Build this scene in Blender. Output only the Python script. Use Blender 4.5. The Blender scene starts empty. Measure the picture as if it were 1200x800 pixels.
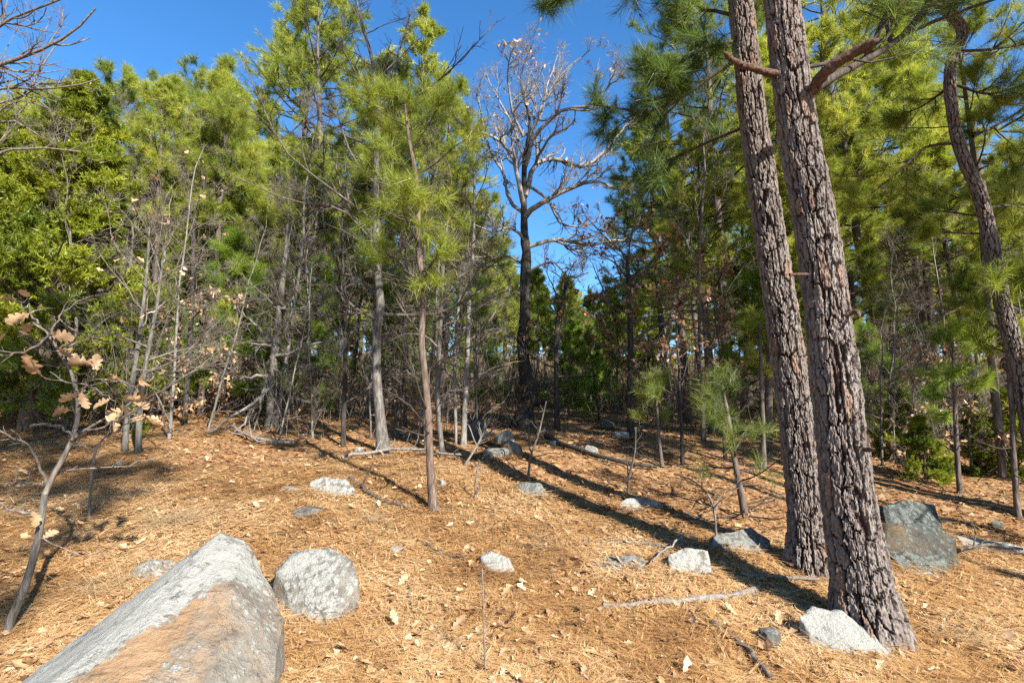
import bpy, bmesh, math
import numpy as np
from mathutils import Vector, Quaternion

R = math.radians
scene = bpy.context.scene
COL = scene.collection

# ------------------------------------------------------------------ camera, sky, sun, exposure
EYE = np.array([0.0, 0.0, 1.6])
FPX, PITCH = 600.0, R(8.0)
cam_data = bpy.data.cameras.new('camera')
cam_data.lens = 18.0
cam_data.sensor_width = 36.0
cam_data.clip_start = 0.05
cam_data.clip_end = 3000.0
cam = bpy.data.objects.new('camera', cam_data)
cam.location = EYE.tolist()
cam.rotation_euler = (R(90) + PITCH, 0, 0)
COL.objects.link(cam)
scene.camera = cam

SUN_EL, SUN_AZ = R(34), R(142)          # azimuth clockwise from +Y: behind the camera, to the right
SUN_DIR = Vector((math.cos(SUN_EL) * math.sin(SUN_AZ), math.cos(SUN_EL) * math.cos(SUN_AZ), math.sin(SUN_EL)))
world = bpy.data.worlds.new('World')
scene.world = world
world.use_nodes = True
wn = world.node_tree
wn.nodes.clear()
sky = wn.nodes.new('ShaderNodeTexSky')
sky.sky_type = 'NISHITA'
sky.sun_disc = False
sky.sun_elevation = SUN_EL
sky.sun_rotation = SUN_AZ
sky.altitude = 300
sky.air_density = 1.0
sky.dust_density = 0.2
sky.ozone_density = 4.0
bg = wn.nodes.new('ShaderNodeBackground')
bg.inputs['Strength'].default_value = 0.086
wo = wn.nodes.new('ShaderNodeOutputWorld')
hs = wn.nodes.new('ShaderNodeHueSaturation')          # deep polarised blue
hs.inputs['Saturation'].default_value = 1.22
wn.links.new(sky.outputs[0], hs.inputs['Color'])
wn.links.new(hs.outputs[0], bg.inputs['Color'])
wn.links.new(bg.outputs[0], wo.inputs['Surface'])

sun_data = bpy.data.lights.new('sun', 'SUN')
sun_data.energy = 5.0
sun_data.angle = R(0.5)
sun_data.color = (1.0, 0.95, 0.86)
sun = bpy.data.objects.new('sun', sun_data)
sun.rotation_euler = SUN_DIR.to_track_quat('Z', 'Y').to_euler()
sun.location = (20, -30, 30)
COL.objects.link(sun)

scene.view_settings.view_transform = 'Standard'
scene.view_settings.look = 'None'
scene.view_settings.gamma = 1.0
scene.view_settings.use_curve_mapping = False
scene.view_settings.exposure = 1.75
scene.cycles.max_bounces = 5
scene.cycles.diffuse_bounces = 4
scene.cycles.transmission_bounces = 4
scene.cycles.use_denoising = False
scene.cycles.use_adaptive_sampling = True
scene.cycles.adaptive_threshold = 0.01

# ------------------------------------------------------------------ small maths
def hash01(*ks):
    h = np.zeros(np.broadcast(*ks).shape, dtype=np.uint64) + np.uint64(1469598103)
    for i, k in enumerate(ks):
        kk = np.asarray(k).astype(np.int64).astype(np.uint64)
        h = (h ^ (kk * np.uint64(2654435761 + 97 * i))) * np.uint64(6364136223846793005) + np.uint64(1442695040888963407)
        h ^= h >> np.uint64(29)
    h = h * np.uint64(0x9E3779B97F4A7C15)
    h ^= h >> np.uint64(32)
    return (h & np.uint64(0xFFFFFF)).astype(np.float64) / float(0xFFFFFF)

def noise2(x, y, s=0):
    xi, yi = np.floor(x), np.floor(y)
    fx, fy = x - xi, y - yi
    fx = fx * fx * (3 - 2 * fx); fy = fy * fy * (3 - 2 * fy)
    f = lambda a, b: hash01(xi + a, yi + b, np.full_like(xi, s))
    return (f(0, 0) * (1 - fx) + f(1, 0) * fx) * (1 - fy) + (f(0, 1) * (1 - fx) + f(1, 1) * fx) * fy - 0.5

def noise3(p, s=0):
    i = np.floor(p); f = p - i; f = f * f * (3 - 2 * f)
    out = 0
    for a in (0, 1):
        for b in (0, 1):
            for c in (0, 1):
                w = (f[:, 0] if a else 1 - f[:, 0]) * (f[:, 1] if b else 1 - f[:, 1]) * (f[:, 2] if c else 1 - f[:, 2])
                out = out + w * hash01(i[:, 0] + a, i[:, 1] + b, i[:, 2] + c, np.full(len(p), s))
    return out - 0.5

def norm(v):
    return v / np.maximum(np.linalg.norm(v, axis=-1, keepdims=True), 1e-9)

def sstep(a, b, x):
    t = np.clip((x - a) / (b - a), 0, 1)
    return t * t * (3 - 2 * t)

# ------------------------------------------------------------------ terrain height
_cy = np.array([-400, -20, 0, 2, 3, 4, 5, 6, 7.5, 9.5, 14, 20, 40, 100, 700.0])
_cz = np.array([-30, -1.2, -.05, .02, .12, .32, .56, .76, 1.02, 1.30, 1.58, 1.85, 3.3, 12.0, 80.0])
def ground_z(x, y):
    x = np.asarray(x, float); y = np.asarray(y, float)
    base = (np.interp(y - .35, _cy, _cz) + np.interp(y, _cy, _cz) + np.interp(y + .35, _cy, _cz)) / 3
    side = np.where(x > 0, -0.085 * x / (1 + x / 14), -0.045 * x / (1 - x / 12))
    z = base + side * np.interp(y, [-5, 1, 4, 30], [.3, .6, 1, .6])
    z = z + .16 * noise2(x / 2.6 + 3.1, y / 2.6, 1) + .075 * noise2(x / .9, y / .9 + 7, 2)
    z = z + .045 * noise2(x / .33, y / .33, 3) + .022 * noise2(x / .12, y / .12, 4)
    return z

def gz(x, y):
    return float(ground_z(np.array([x]), np.array([y]))[0])

FWD = np.array([0, math.cos(PITCH), math.sin(PITCH)]); UP = np.array([0, -math.sin(PITCH), math.cos(PITCH)])
def ray(px, py):
    return np.array([1.0, 0, 0]) * ((px - 600) / FPX) + FWD + UP * ((400 - py) / FPX)
def at(px, py, Y):
    r = ray(px, py)
    return EYE + r * (Y / r[1])
def on(px, py):
    r = ray(px, py)
    ys = np.linspace(1.2, 60, 6000)
    P = EYE[None] + r[None] * (ys / r[1])[:, None]
    below = P[:, 2] < ground_z(P[:, 0], P[:, 1])
    i = int(np.argmax(below)) if below.any() else 3000
    return P[i]
def size_at(w, p):
    return w * float(np.dot(np.asarray(p) - EYE, FWD)) / FPX

# ------------------------------------------------------------------ mesh helpers
def mesh_np(name, V, Fs, attrs=None, smooth=True):
    """Fs: list of int arrays (m,k)"""
    me = bpy.data.meshes.new(name)
    V = np.ascontiguousarray(V, dtype=np.float32)
    Fs = [np.asarray(f, dtype=np.int32) for f in Fs if len(f)]
    nl = sum(f.size for f in Fs); npoly = sum(len(f) for f in Fs)
    me.vertices.add(len(V)); me.vertices.foreach_set('co', V.ravel())
    me.loops.add(nl); me.polygons.add(npoly)
    me.loops.foreach_set('vertex_index', np.concatenate([f.ravel() for f in Fs]))
    tot = np.concatenate([np.full(len(f), f.shape[1], np.int32) for f in Fs])
    start = np.concatenate([[0], np.cumsum(tot)[:-1]]).astype(np.int32)
    me.polygons.foreach_set('loop_start', start)
    me.polygons.foreach_set('loop_total', tot)
    me.polygons.foreach_set('use_smooth', np.full(npoly, smooth, dtype=bool))
    for k, a in (attrs or {}).items():
        at_ = me.attributes.new(k, 'FLOAT', 'POINT')
        at_.data.foreach_set('value', np.ascontiguousarray(a, dtype=np.float32))
    me.update(calc_edges=True)
    return me

class Geo:
    def __init__(self):
        self.V = []; self.F = {}; self.A = []; self.n = 0
    def add(self, V, F, tint=0.5):
        V = np.asarray(V, float).reshape(-1, 3); F = np.asarray(F, int)
        self.V.append(V); self.F.setdefault(F.shape[1], []).append(F + self.n)
        self.A.append(np.broadcast_to(np.asarray(tint, float), (len(V),)))
        self.n += len(V)
    def tubes(self, P, Rr, sides=5, tint=0.5):
        P = np.asarray(P, float); Rr = np.asarray(Rr, float)
        if P.ndim == 2: P = P[None]; Rr = Rr[None]
        n, k, _ = P.shape
        if n == 0: return
        T = norm(np.gradient(P, axis=1))
        ref = np.where(np.abs(norm(P[:, -1] - P[:, 0])[:, 2:3]) > .8, np.array([[1., .13, 0]]), np.array([[.1, 0., 1.]]))[:, None, :]
        X = norm(np.cross(np.broadcast_to(ref, T.shape), T)); Y = np.cross(T, X)
        a = np.linspace(0, 2 * np.pi, sides, endpoint=False)
        V = P[:, :, None, :] + Rr[:, :, None, None] * (np.cos(a)[None, None, :, None] * X[:, :, None, :] + np.sin(a)[None, None, :, None] * Y[:, :, None, :])
        i, j, s = np.meshgrid(np.arange(n), np.arange(k - 1), np.arange(sides), indexing='ij')
        b = i * k * sides; s2 = (s + 1) % sides
        F = np.stack([b + j * sides + s, b + j * sides + s2, b + (j + 1) * sides + s2, b + (j + 1) * sides + s], -1).reshape(-1, 4)
        tt = np.broadcast_to(np.asarray(tint, float).reshape(-1, 1), (n, k * sides)).ravel() if np.ndim(tint) else tint
        self.add(V.reshape(-1, 3), F, tt)
    def mesh(self, name, smooth=True):
        return mesh_np(name, np.concatenate(self.V), [np.concatenate(f) for f in self.F.values()], {'tint': np.concatenate(self.A)}, smooth)

def link(name, me, mat, parent=None, loc=None):
    o = bpy.data.objects.new(name, me)
    COL.objects.link(o)
    if mat is not None and len(me.materials) == 0: me.materials.append(mat)
    if parent is not None: o.parent = parent
    if loc is not None: o.location = tuple(float(c) for c in loc)
    return o
def tag(o, label, cat, group=None):
    o['label'] = label; o['category'] = cat
    if group: o['group'] = group
    return o
def thing(name, loc, label, cat, group=None):
    o = bpy.data.objects.new(name, None)
    o.empty_display_size = .2
    COL.objects.link(o); o.location = tuple(float(c) for c in loc)
    return tag(o, label, cat, group)
def copy_thing(src, loc, rz, sc, label=None, group=None, tilt=(0, 0)):
    c = src.copy(); COL.objects.link(c)
    c.location = tuple(float(v) for v in loc); c.rotation_euler = (tilt[0], tilt[1], rz); c.scale = (sc, sc, sc)
    if label: c['label'] = label
    if group: c['group'] = group
    for ch in list(src.children):
        d = ch.copy(); COL.objects.link(d); d.parent = c
    return c

# ------------------------------------------------------------------ materials
class NT:
    def __init__(self, name, gain=1.0):
        self.gain = gain            # overall albedo of the surface
        self.m = bpy.data.materials.new(name); self.m.use_nodes = True
        self.t = self.m.node_tree; self.t.nodes.clear()
        self.out = self.t.nodes.new('ShaderNodeOutputMaterial')
    def n(self, typ, **kw):
        nd = self.t.nodes.new(typ)
        for k, v in kw.items():
            if k in nd.inputs: nd.inputs[k].default_value = v
            else: setattr(nd, k, v)
        return nd
    def l(self, a, b): self.t.links.new(a, b)
    def ramp(self, fac, stops):
        r = self.t.nodes.new('ShaderNodeValToRGB')
        e = r.color_ramp.elements
        while len(e) < len(stops): e.new(.5)
        for el, (p, c) in zip(e, stops): el.position = p; el.color = (*(v * self.gain for v in c), 1)
        if fac is not None: self.l(fac, r.inputs[0])
        return r.outputs[0]
    def mix(self, fac, a, b, mode='MIX'):
        m = self.t.nodes.new('ShaderNodeMix'); m.data_type = 'RGBA'; m.blend_type = mode
        for s, v in ((0, fac), (6, a), (7, b)):
            if hasattr(v, 'is_output'): self.l(v, m.inputs[s])
            elif s == 0: m.inputs[0].default_value = v
            else: m.inputs[s].default_value = (*(q * self.gain for q in v), 1)
        return m.outputs[2]
    def math(self, op, a, b=0.0, c=None, clamp=False):
        m = self.t.nodes.new('ShaderNodeMath'); m.operation = op; m.use_clamp = clamp
        for s, v in enumerate((a, b, c)):
            if v is None: continue
            if hasattr(v, 'is_output'): self.l(v, m.inputs[s])
            else: m.inputs[s].default_value = v
        return m.outputs[0]
    def attr(self, name): return self.n('ShaderNodeAttribute', attribute_name=name).outputs['Fac']
    def coord(self, scale=(1, 1, 1), rot=(0, 0, 0), shift=True):
        tc = self.n('ShaderNodeTexCoord'); mp = self.n('ShaderNodeMapping')
        mp.inputs['Scale'].default_value = scale; mp.inputs['Rotation'].default_value = rot
        src = tc.outputs['Object']
        if shift:
            oi = self.n('ShaderNodeObjectInfo'); v = self.n('ShaderNodeVectorMath', operation='ADD')
            mu = self.math('MULTIPLY', oi.outputs['Random'], 37.0)
            self.l(src, v.inputs[0]); self.l(mu, v.inputs[1]); src = v.outputs[0]
        self.l(src, mp.inputs['Vector'])
        return mp.outputs[0]
    def noise(self, vec, scale, detail=4, rough=.6, dist=0):
        nd = self.n('ShaderNodeTexNoise', Scale=scale, Detail=detail, Roughness=rough, Distortion=dist)
        self.l(vec, nd.inputs['Vector'])
        return nd.outputs['Fac']
    def bump(self, h, strength, dist):
        b = self.n('ShaderNodeBump', Strength=strength, Distance=dist)
        self.l(h, b.inputs['Height'])
        return b.outputs['Normal']
    def surf(self, color, rough=.85, normal=None, spec=.25):
        p = self.n('ShaderNodeBsdfPrincipled', Roughness=rough)
        p.inputs['Specular IOR Level'].default_value = spec
        if hasattr(color, 'is_output'): self.l(color, p.inputs['Base Color'])
        else: p.inputs['Base Color'].default_value = (*color, 1)
        if normal is not None: self.l(normal, p.inputs['Normal'])
        self.l(p.outputs[0], self.out.inputs['Surface'])
        return self.m
    def leafy(self, color, trans=.35, tcol=None, rough=.45, gloss=.025):
        d = self.n('ShaderNodeBsdfDiffuse'); t = self.n('ShaderNodeBsdfTranslucent')
        g = self.n('ShaderNodeBsdfGlossy', Roughness=rough)
        self.l(color, d.inputs['Color']); self.l(tcol if tcol is not None else color, t.inputs['Color'])
        m = self.n('ShaderNodeMixShader'); m.inputs[0].default_value = trans
        self.l(d.outputs[0], m.inputs[1]); self.l(t.outputs[0], m.inputs[2])
        m2 = self.n('ShaderNodeMixShader'); m2.inputs[0].default_value = gloss
        self.l(m.outputs[0], m2.inputs[1]); self.l(g.outputs[0], m2.inputs[2])
        self.l(m2.outputs[0], self.out.inputs['Surface'])
        return self.m

def mat_needles(name, dark, mid, light, trans=.35):
    t = NT(name)
    oi = t.n('ShaderNodeObjectInfo')
    f = t.math('ADD', t.math('MULTIPLY', t.attr('tint'), .75), t.math('MULTIPLY', oi.outputs['Random'], .25))
    c = t.ramp(f, [(0.0, dark), (.5, mid), (1, light)])
    hv = t.n('ShaderNodeHueSaturation', Saturation=1.05, Value=1.5); t.l(c, hv.inputs['Color'])
    return t.leafy(c, trans, hv.outputs[0])

def mat_bark(name, c0, c1, c2, scale=1.0, zs=.22, bump=.5):
    t = NT(name, .58)
    v = t.coord((scale, scale, scale * zs))
    n1 = t.noise(v, 26, 5, .65, .4); n2 = t.noise(v, 7, 3, .5); n3 = t.noise(t.coord((1, 1, 1)), 2.2, 3, .6)
    c = t.ramp(n1, [(.36, c0), (.5, c1), (.68, c2)])
    c = t.mix(t.math('MULTIPLY', sub01(t, n3), .5), c, c1)
    h = t.math('ADD', n1, t.math('MULTIPLY', n2, .6))
    return t.surf(c, .9, t.bump(h, bump, .03))
def sub01(t, n): return t.math('MULTIPLY_ADD', n, 3.0, -1.0, clamp=True)

M = {}
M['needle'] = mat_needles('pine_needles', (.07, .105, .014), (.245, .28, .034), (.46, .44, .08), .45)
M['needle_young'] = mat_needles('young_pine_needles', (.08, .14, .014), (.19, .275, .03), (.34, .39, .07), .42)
M['needle_shade'] = mat_needles('dark_pine_needles', (.05, .09, .02), (.13, .175, .03), (.26, .28, .055), .42)  # darker copy of pine_needles: shade put into the colour; also varies hue
M['cedar'] = mat_needles('cedar_sprays', (.05, .08, .008), (.19, .225, .018), (.36, .35, .035), .35)
M['bark_pine'] = mat_bark('pine_bark', (.045, .03, .025), (.15, .115, .095), (.30, .25, .215))
M['bark_red'] = mat_bark('young_pine_bark', (.06, .04, .03), (.165, .115, .088), (.34, .255, .20), 1.6)
M['bark_grey'] = mat_bark('grey_hardwood_bark', (.06, .052, .044), (.155, .14, .12), (.32, .30, .265), 1.4)
M['bark_pale'] = mat_bark('pale_hardwood_bark', (.10, .092, .08), (.25, .235, .205), (.45, .43, .385), 1.4)
M['bark_dark'] = mat_bark('dark_oak_bark', (.015, .013, .011), (.05, .043, .037), (.15, .13, .11), 1.2)
M['bark_oak_limb'] = mat_bark('oak_limb_bark', (.11, .095, .08), (.32, .285, .25), (.58, .54, .49), 1.3)
M['bark_limb'] = mat_bark('dark_limb_bark', (.03, .022, .018), (.085, .062, .05), (.17, .135, .11), 1.3)
M['twig'] = mat_bark('bare_twigs', (.085, .068, .053), (.215, .175, .142), (.40, .345, .295), 1.4)
M['twig_dark'] = mat_bark('dark_twigs', (.05, .04, .032), (.14, .115, .095), (.28, .24, .20), 1.4)
M['dead'] = mat_bark('weathered_dead_wood', (.12, .105, .09), (.27, .245, .215), (.42, .39, .35), 1.4)
M['stub'] = mat_bark('red_broken_limb_wood', (.04, .022, .016), (.15, .08, .052), (.32, .215, .16), 1.6, 1.0, .9)

def mat_leaf(name, stops, trans=.25):
    t = NT(name, .82)
    n = t.noise(t.coord((1, 1, 1)), 40, 3, .6)
    f = t.math('ADD', t.math('MULTIPLY', t.attr('tint'), .8), t.math('MULTIPLY', n, .2))
    return t.leafy(t.ramp(f, stops), trans, gloss=.03)
M['leaf_brown'] = mat_leaf('dry_oak_leaves', [(0, (.11, .045, .02)), (.5, (.26, .125, .055)), (1, (.50, .31, .16))])
M['leaf_tan'] = mat_leaf('tan_oak_leaves', [(0, (.26, .13, .06)), (.5, (.46, .29, .16)), (1, (.66, .50, .33))])
M['leaf_litter'] = mat_leaf('fallen_leaf_litter', [(0, (.15, .065, .028)), (.35, (.36, .19, .085)), (.7, (.54, .35, .19)), (1, (.76, .63, .46))], .15)
M['straw'] = mat_leaf('pine_straw', [(0, (.17, .075, .03)), (.3, (.42, .22, .085)), (.65, (.62, .37, .152)), (1, (.83, .60, .345))], .15)
M['grass'] = mat_leaf('dry_grass', [(0, (.36, .24, .12)), (1, (.62, .48, .28))], .3)

def mat_hero_bark():
    t = NT('plated_pine_bark', .66)
    pl = t.attr('plate'); cr = t.attr('cell')
    v = t.coord((1, 1, .35), shift=False)
    n1 = t.noise(v, 55, 6, .7); n2 = t.noise(t.coord((1, 1, 1), shift=False), 5, 3, .6)
    c = t.ramp(n1, [(.28, (.085, .062, .05)), (.48, (.215, .175, .15)), (.72, (.44, .40, .365))])
    rust = t.math('MULTIPLY', t.math('GREATER_THAN', cr, .9), .5)
    c = t.mix(rust, c, (.34, .19, .11))
    c = t.mix(t.math('MULTIPLY', sub01(t, n2), .55), c, (.13, .10, .09))
    li = t.math('MULTIPLY_ADD', t.noise(t.coord((1, 1, .6), shift=False), 14, 5, .7), 5.0, -2.9, clamp=True)
    c = t.mix(t.math('MULTIPLY', li, .5), c, (.48, .48, .45))              # grey crust lichen
    sep = t.n('ShaderNodeSeparateXYZ'); t.l(t.n('ShaderNodeTexCoord').outputs['Object'], sep.inputs[0])
    up = t.math('MULTIPLY_ADD', sep.outputs['Z'], .22, -.75, clamp=True)   # redder, thinner bark higher up
    c = t.mix(t.math('MULTIPLY', up, .45), c, (.30, .175, .12))
    c = t.mix(t.math('SUBTRACT', 1.0, pl, clamp=True), c, (.055, .03, .022))
    return t.surf(c, .9, t.bump(n1, .55, .006), .15)
M['hero_bark'] = mat_hero_bark()

def mat_rock(name, base, dark, lichen, orange, gain=.68):
    t = NT(name, gain)
    v = t.coord((1, 1, 1))
    n1 = t.noise(v, 9, 8, .68, .3); n2 = t.noise(v, 38, 6, .7); n3 = t.noise(v, 3.0, 4, .6, .5); n4 = t.noise(v, 120, 3, .6)
    c = t.ramp(n1, [(.32, dark), (.55, base), (.8, tuple(min(1, b * 1.25) for b in base))])
    st = t.math('ADD', t.attr('stain'), t.math('ADD', t.math('MULTIPLY_ADD', n3, .9, -.45), t.math('MULTIPLY_ADD', n2, .8, -.4)))
    st = t.math('MULTIPLY_ADD', st, 2.4, -.7, clamp=True)
    bed = t.noise(t.coord((1.2, 1.2, 9), (.25, .35, 0)), 5, 6, .7, .8)      # bedding streaks
    oc = t.ramp(bed, [(.32, tuple(o * .45 for o in orange)), (.5, orange), (.66, tuple(min(1, o * 1.3) for o in orange)), (.8, (orange[0] * 1.1, orange[0] * .85, orange[0] * .62))])
    c = t.mix(t.math('MULTIPLY', st, .85), c, oc)
    vo = t.n('ShaderNodeTexVoronoi', Scale=22.0, Randomness=1.0); wv = t.n('ShaderNodeVectorMath', operation='ADD')
    nz = t.n('ShaderNodeTexNoise', Scale=30.0, Detail=3.0); t.l(v, nz.inputs['Vector']); sc_ = t.n('ShaderNodeVectorMath', operation='SCALE'); sc_.inputs['Scale'].default_value = .06
    t.l(nz.outputs['Color'], sc_.inputs[0]); t.l(v, wv.inputs[0]); t.l(sc_.outputs[0], wv.inputs[1]); t.l(wv.outputs[0], vo.inputs['Vector'])
    blot = t.math('MULTIPLY_ADD', vo.outputs['Distance'], -1.1, .5)         # round crusts
    li = t.math('ADD', t.math('ADD', t.attr('lichen'), blot), t.math('ADD', t.math('MULTIPLY_ADD', n2, 1.4, -.7), t.math('MULTIPLY_ADD', n1, 1.4, -.7)))
    li = t.math('MULTIPLY_ADD', li, 3.0, -.45, clamp=True)
    c = t.mix(t.math('MULTIPLY', li, .9), c, t.ramp(n4, [(.3, tuple(q * .78 for q in lichen)), (.65, lichen)]))
    sp = t.math('MULTIPLY', t.math('GREATER_THAN', n2, .64), .55)
    c = t.mix(sp, c, tuple(d * .7 for d in dark))
    ck = t.n('ShaderNodeTexVoronoi', Scale=2.6, feature='DISTANCE_TO_EDGE'); cw = t.n('ShaderNodeVectorMath', operation='ADD')
    ns = t.n('ShaderNodeTexNoise', Scale=3.0, Detail=6.0, Roughness=.7); t.l(v, ns.inputs['Vector']); s2 = t.n('ShaderNodeVectorMath', operation='SCALE'); s2.inputs['Scale'].default_value = .5
    t.l(ns.outputs['Color'], s2.inputs[0]); t.l(v, cw.inputs[0]); t.l(s2.outputs[0], cw.inputs[1]); t.l(cw.outputs[0], ck.inputs['Vector'])
    crack = t.math('MULTIPLY', t.math('LESS_THAN', ck.outputs['Distance'], .007), t.math('GREATER_THAN', n3, .56))
    c = t.mix(t.math('MULTIPLY', crack, .45), c, tuple(d * .4 for d in dark))
    h = t.math('ADD', t.math('MULTIPLY', n2, .8), t.math('ADD', n1, t.math('MULTIPLY', n4, .35)))
    h = t.math('SUBTRACT', t.math('ADD', h, t.math('MULTIPLY', li, .15)), t.math('MULTIPLY', crack, .6))
    return t.surf(c, .9, t.bump(h, .85, .035), .15)
M['rock_light'] = mat_rock('lichened_sandstone', (.235, .215, .18), (.105, .095, .082), (.385, .38, .345), (.34, .205, .105), .80)
M['rock_grey'] = mat_rock('grey_sandstone', (.175, .165, .145), (.07, .065, .06), (.31, .31, .28), (.22, .15, .085))
M['rock_dark'] = mat_rock('mossy_dark_stone', (.13, .135, .12), (.05, .055, .05), (.27, .30, .27), (.24, .16, .085), .52)

def mat_ground():
    t = NT('forest_floor', .8)
    tc = t.n('ShaderNodeTexCoord').outputs['Object']
    def fib(rot, sc):
        mp = t.n('ShaderNodeMapping'); mp.inputs['Rotation'].default_value = (0, 0, rot); mp.inputs['Scale'].default_value = (1, .10, 1)
        t.l(tc, mp.inputs['Vector'])
        return t.noise(mp.outputs[0], sc, 3, .6, 1.2)
    f1, f2, f3 = fib(.4, 120), fib(1.5, 95), fib(2.6, 110)
    f = t.math('MAXIMUM', t.math('MAXIMUM', f1, f2), f3)
    c = t.ramp(f, [(.46, (.10, .052, .024)), (.57, (.32, .18, .078)), (.70, (.52, .31, .135)), (.84, (.68, .47, .25))])
    big = t.noise(tc, .55, 4, .6, .3)
    c = t.mix(t.math('MULTIPLY', sub01(t, big), .4), c, t.ramp(f, [(.46, (.20, .12, .06)), (.62, (.44, .30, .16)), (.8, (.62, .50, .33))]))
    # leaf-strewn ground farther in
    vo = t.n('ShaderNodeTexVoronoi', Scale=16.0, Randomness=1.0); t.l(tc, vo.inputs['Vector'])
    lc = t.ramp(vo.outputs['Color'], [(.1, (.11, .045, .018)), (.4, (.26, .12, .05)), (.7, (.38, .22, .11)), (.95, (.54, .38, .22))])
    lm = t.math('MULTIPLY', t.attr('leafy'), t.math('MULTIPLY_ADD', t.noise(tc, 2.2, 5, .65), 3.0, -.8, clamp=True))
    c = t.mix(lm, c, lc)
    h = t.math('ADD', f, t.math('MULTIPLY', vo.outputs['Distance'], .5))
    return t.surf(c, .95, t.bump(h, .8, .03), .1)
M['ground'] = mat_ground()

# ------------------------------------------------------------------ ground sheet
def leafy_amount(x, y):
    return sstep(.25, .75, .5 * sstep(4.8, 8, y) + .4 * sstep(-.5, 2.5, x) * sstep(4.2, 5.8, y) + .5 * noise2(x / 1.8, y / 1.8, 11) + .15)
def build_ground():
    n = 430
    u = np.linspace(-1, 1, n)
    s = 650 * np.sinh(7 * u) / np.sinh(7)
    X, Y = np.meshgrid(s, s + 4.5, indexing='ij')
    x, y = X.ravel(), Y.ravel()
    V = np.stack([x, y, ground_z(x, y)], -1)
    i, j = np.meshgrid(np.arange(n - 1), np.arange(n - 1), indexing='ij')
    b = (i * n + j).ravel()
    F = np.stack([b, b + n, b + n + 1, b + 1], -1)
    me = mesh_np('ground', V, [F], {'leafy': leafy_amount(x, y)})
    o = link('ground', me, M['ground']); o['kind'] = 'structure'
    o['label'] = 'sloping forest floor covered with orange pine straw and fallen leaves'
build_ground()

# ------------------------------------------------------------------ growing things
def spline(P, k):
    """Catmull-Rom through rows of P, k samples by chord length"""
    P = np.asarray(P, float)
    if len(P) == 2: 
        t = np.linspace(0, 1, k)[:, None]; return P[0] * (1 - t) + P[1] * t
    Q = np.vstack([2 * P[0] - P[1], P, 2 * P[-1] - P[-2]])
    d = np.concatenate([[0], np.cumsum(np.linalg.norm(np.diff(P[:, :3], axis=0), axis=1))])
    s = np.linspace(0, d[-1], k)
    i = np.clip(np.searchsorted(d, s, side='right') - 1, 0, len(P) - 2)
    t = ((s - d[i]) / np.maximum(d[i + 1] - d[i], 1e-9))[:, None]
    p0, p1, p2, p3 = Q[i], Q[i + 1], Q[i + 2], Q[i + 3]
    return .5 * ((2 * p1) + (-p0 + p2) * t + (2 * p0 - 5 * p1 + 4 * p2 - p3) * t ** 2 + (-p0 + 3 * p1 - 3 * p2 + p3) * t ** 3)

def grow(rng, S, D, L, k, wig, up=0.0):
    n = len(S); P = np.zeros((n, k, 3)); P[:, 0] = S; d = norm(D)
    st = (np.asarray(L, float) / (k - 1)).reshape(-1, 1) * np.ones((n, 1))
    u = np.asarray(up, float).reshape(-1, 1) * np.ones((n, 1))
    for i in range(1, k):
        d = norm(d + rng.normal(0, wig, (n, 3)) + u * np.array([[0, 0, 1.]]))
        P[:, i] = P[:, i - 1] + d * st
    return P

def sample(P, Rr, idx, t):
    k = P.shape[1]; f = np.clip(t, 0, .9999) * (k - 1); i = f.astype(int); w = (f - i)[:, None]
    p = P[idx, i] * (1 - w) + P[idx, i + 1] * w
    return p, norm(P[idx, i + 1] - P[idx, i]), Rr[idx, i] * (1 - w[:, 0]) + Rr[idx, i + 1] * w[:, 0]

def spawn(rng, P, Rr, m, t0, t1, ang, lenfac, k, wig, up=0.0, flat=0.0, lenpow=.7, rmin=.002, minlen=.0):
    """children of a batch of polylines"""
    n = len(P); idx = np.repeat(np.arange(n), m); t = rng.uniform(t0, t1, n * m)
    p, T, r = sample(P, Rr, idx, t)
    plen = np.linalg.norm(np.diff(P, axis=1), axis=2).sum(1)[idx]
    q = rng.normal(0, 1, (n * m, 3)); q[:, 2] *= (1 - flat)
    q = norm(q - (q * T).sum(1, keepdims=True) * T)
    a = rng.normal(ang, ang * .25, n * m)[:, None]
    D = T * np.cos(a) + q * np.sin(a)
    L = plen * lenfac * (1.05 - t) ** lenpow * rng.uniform(.6, 1.3, n * m) + minlen
    C = grow(rng, p, D, L, k, wig, up)
    r0 = np.maximum(np.minimum(r * .7, L * .022 + rmin), rmin)
    return C, r0[:, None] * np.linspace(1, .35, k)[None, :]

def needles(rng, geo, pos, dr, nn, L, w, spread=.65, back=.12, tint=None):
    """bursts of long needles round twig ends"""
    n = len(pos)
    if n == 0: return
    T = norm(dr)
    tn = rng.uniform(0, 1, n) if tint is None else tint
    A = np.repeat(T, nn, 0); B = np.repeat(pos, nn, 0)
    q = norm(rng.normal(0, 1, (n * nn, 3)))
    d = norm(A * rng.uniform(.15, 1.1, (n * nn, 1)) + q * spread * 1.25)
    base = B - A * rng.uniform(0, back, (n * nn, 1))
    ln = L * rng.uniform(.65, 1.15, (n * nn, 1))
    side = norm(np.cross(d, norm(rng.normal(0, 1, (n * nn, 3))))) * w * .5
    V = np.stack([base - side, base + side, base + d * ln + np.array([[0, 0, -.12]]) * ln * rng.uniform(0, 1, (n * nn, 1))], 1).reshape(-1, 3)
    F = np.arange(n * nn * 3).reshape(-1, 3)
    tt = np.clip(np.repeat(tn, nn) + rng.normal(0, .1, n * nn), 0, 1)
    geo.add(V, F, np.repeat(tt, 3))

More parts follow.
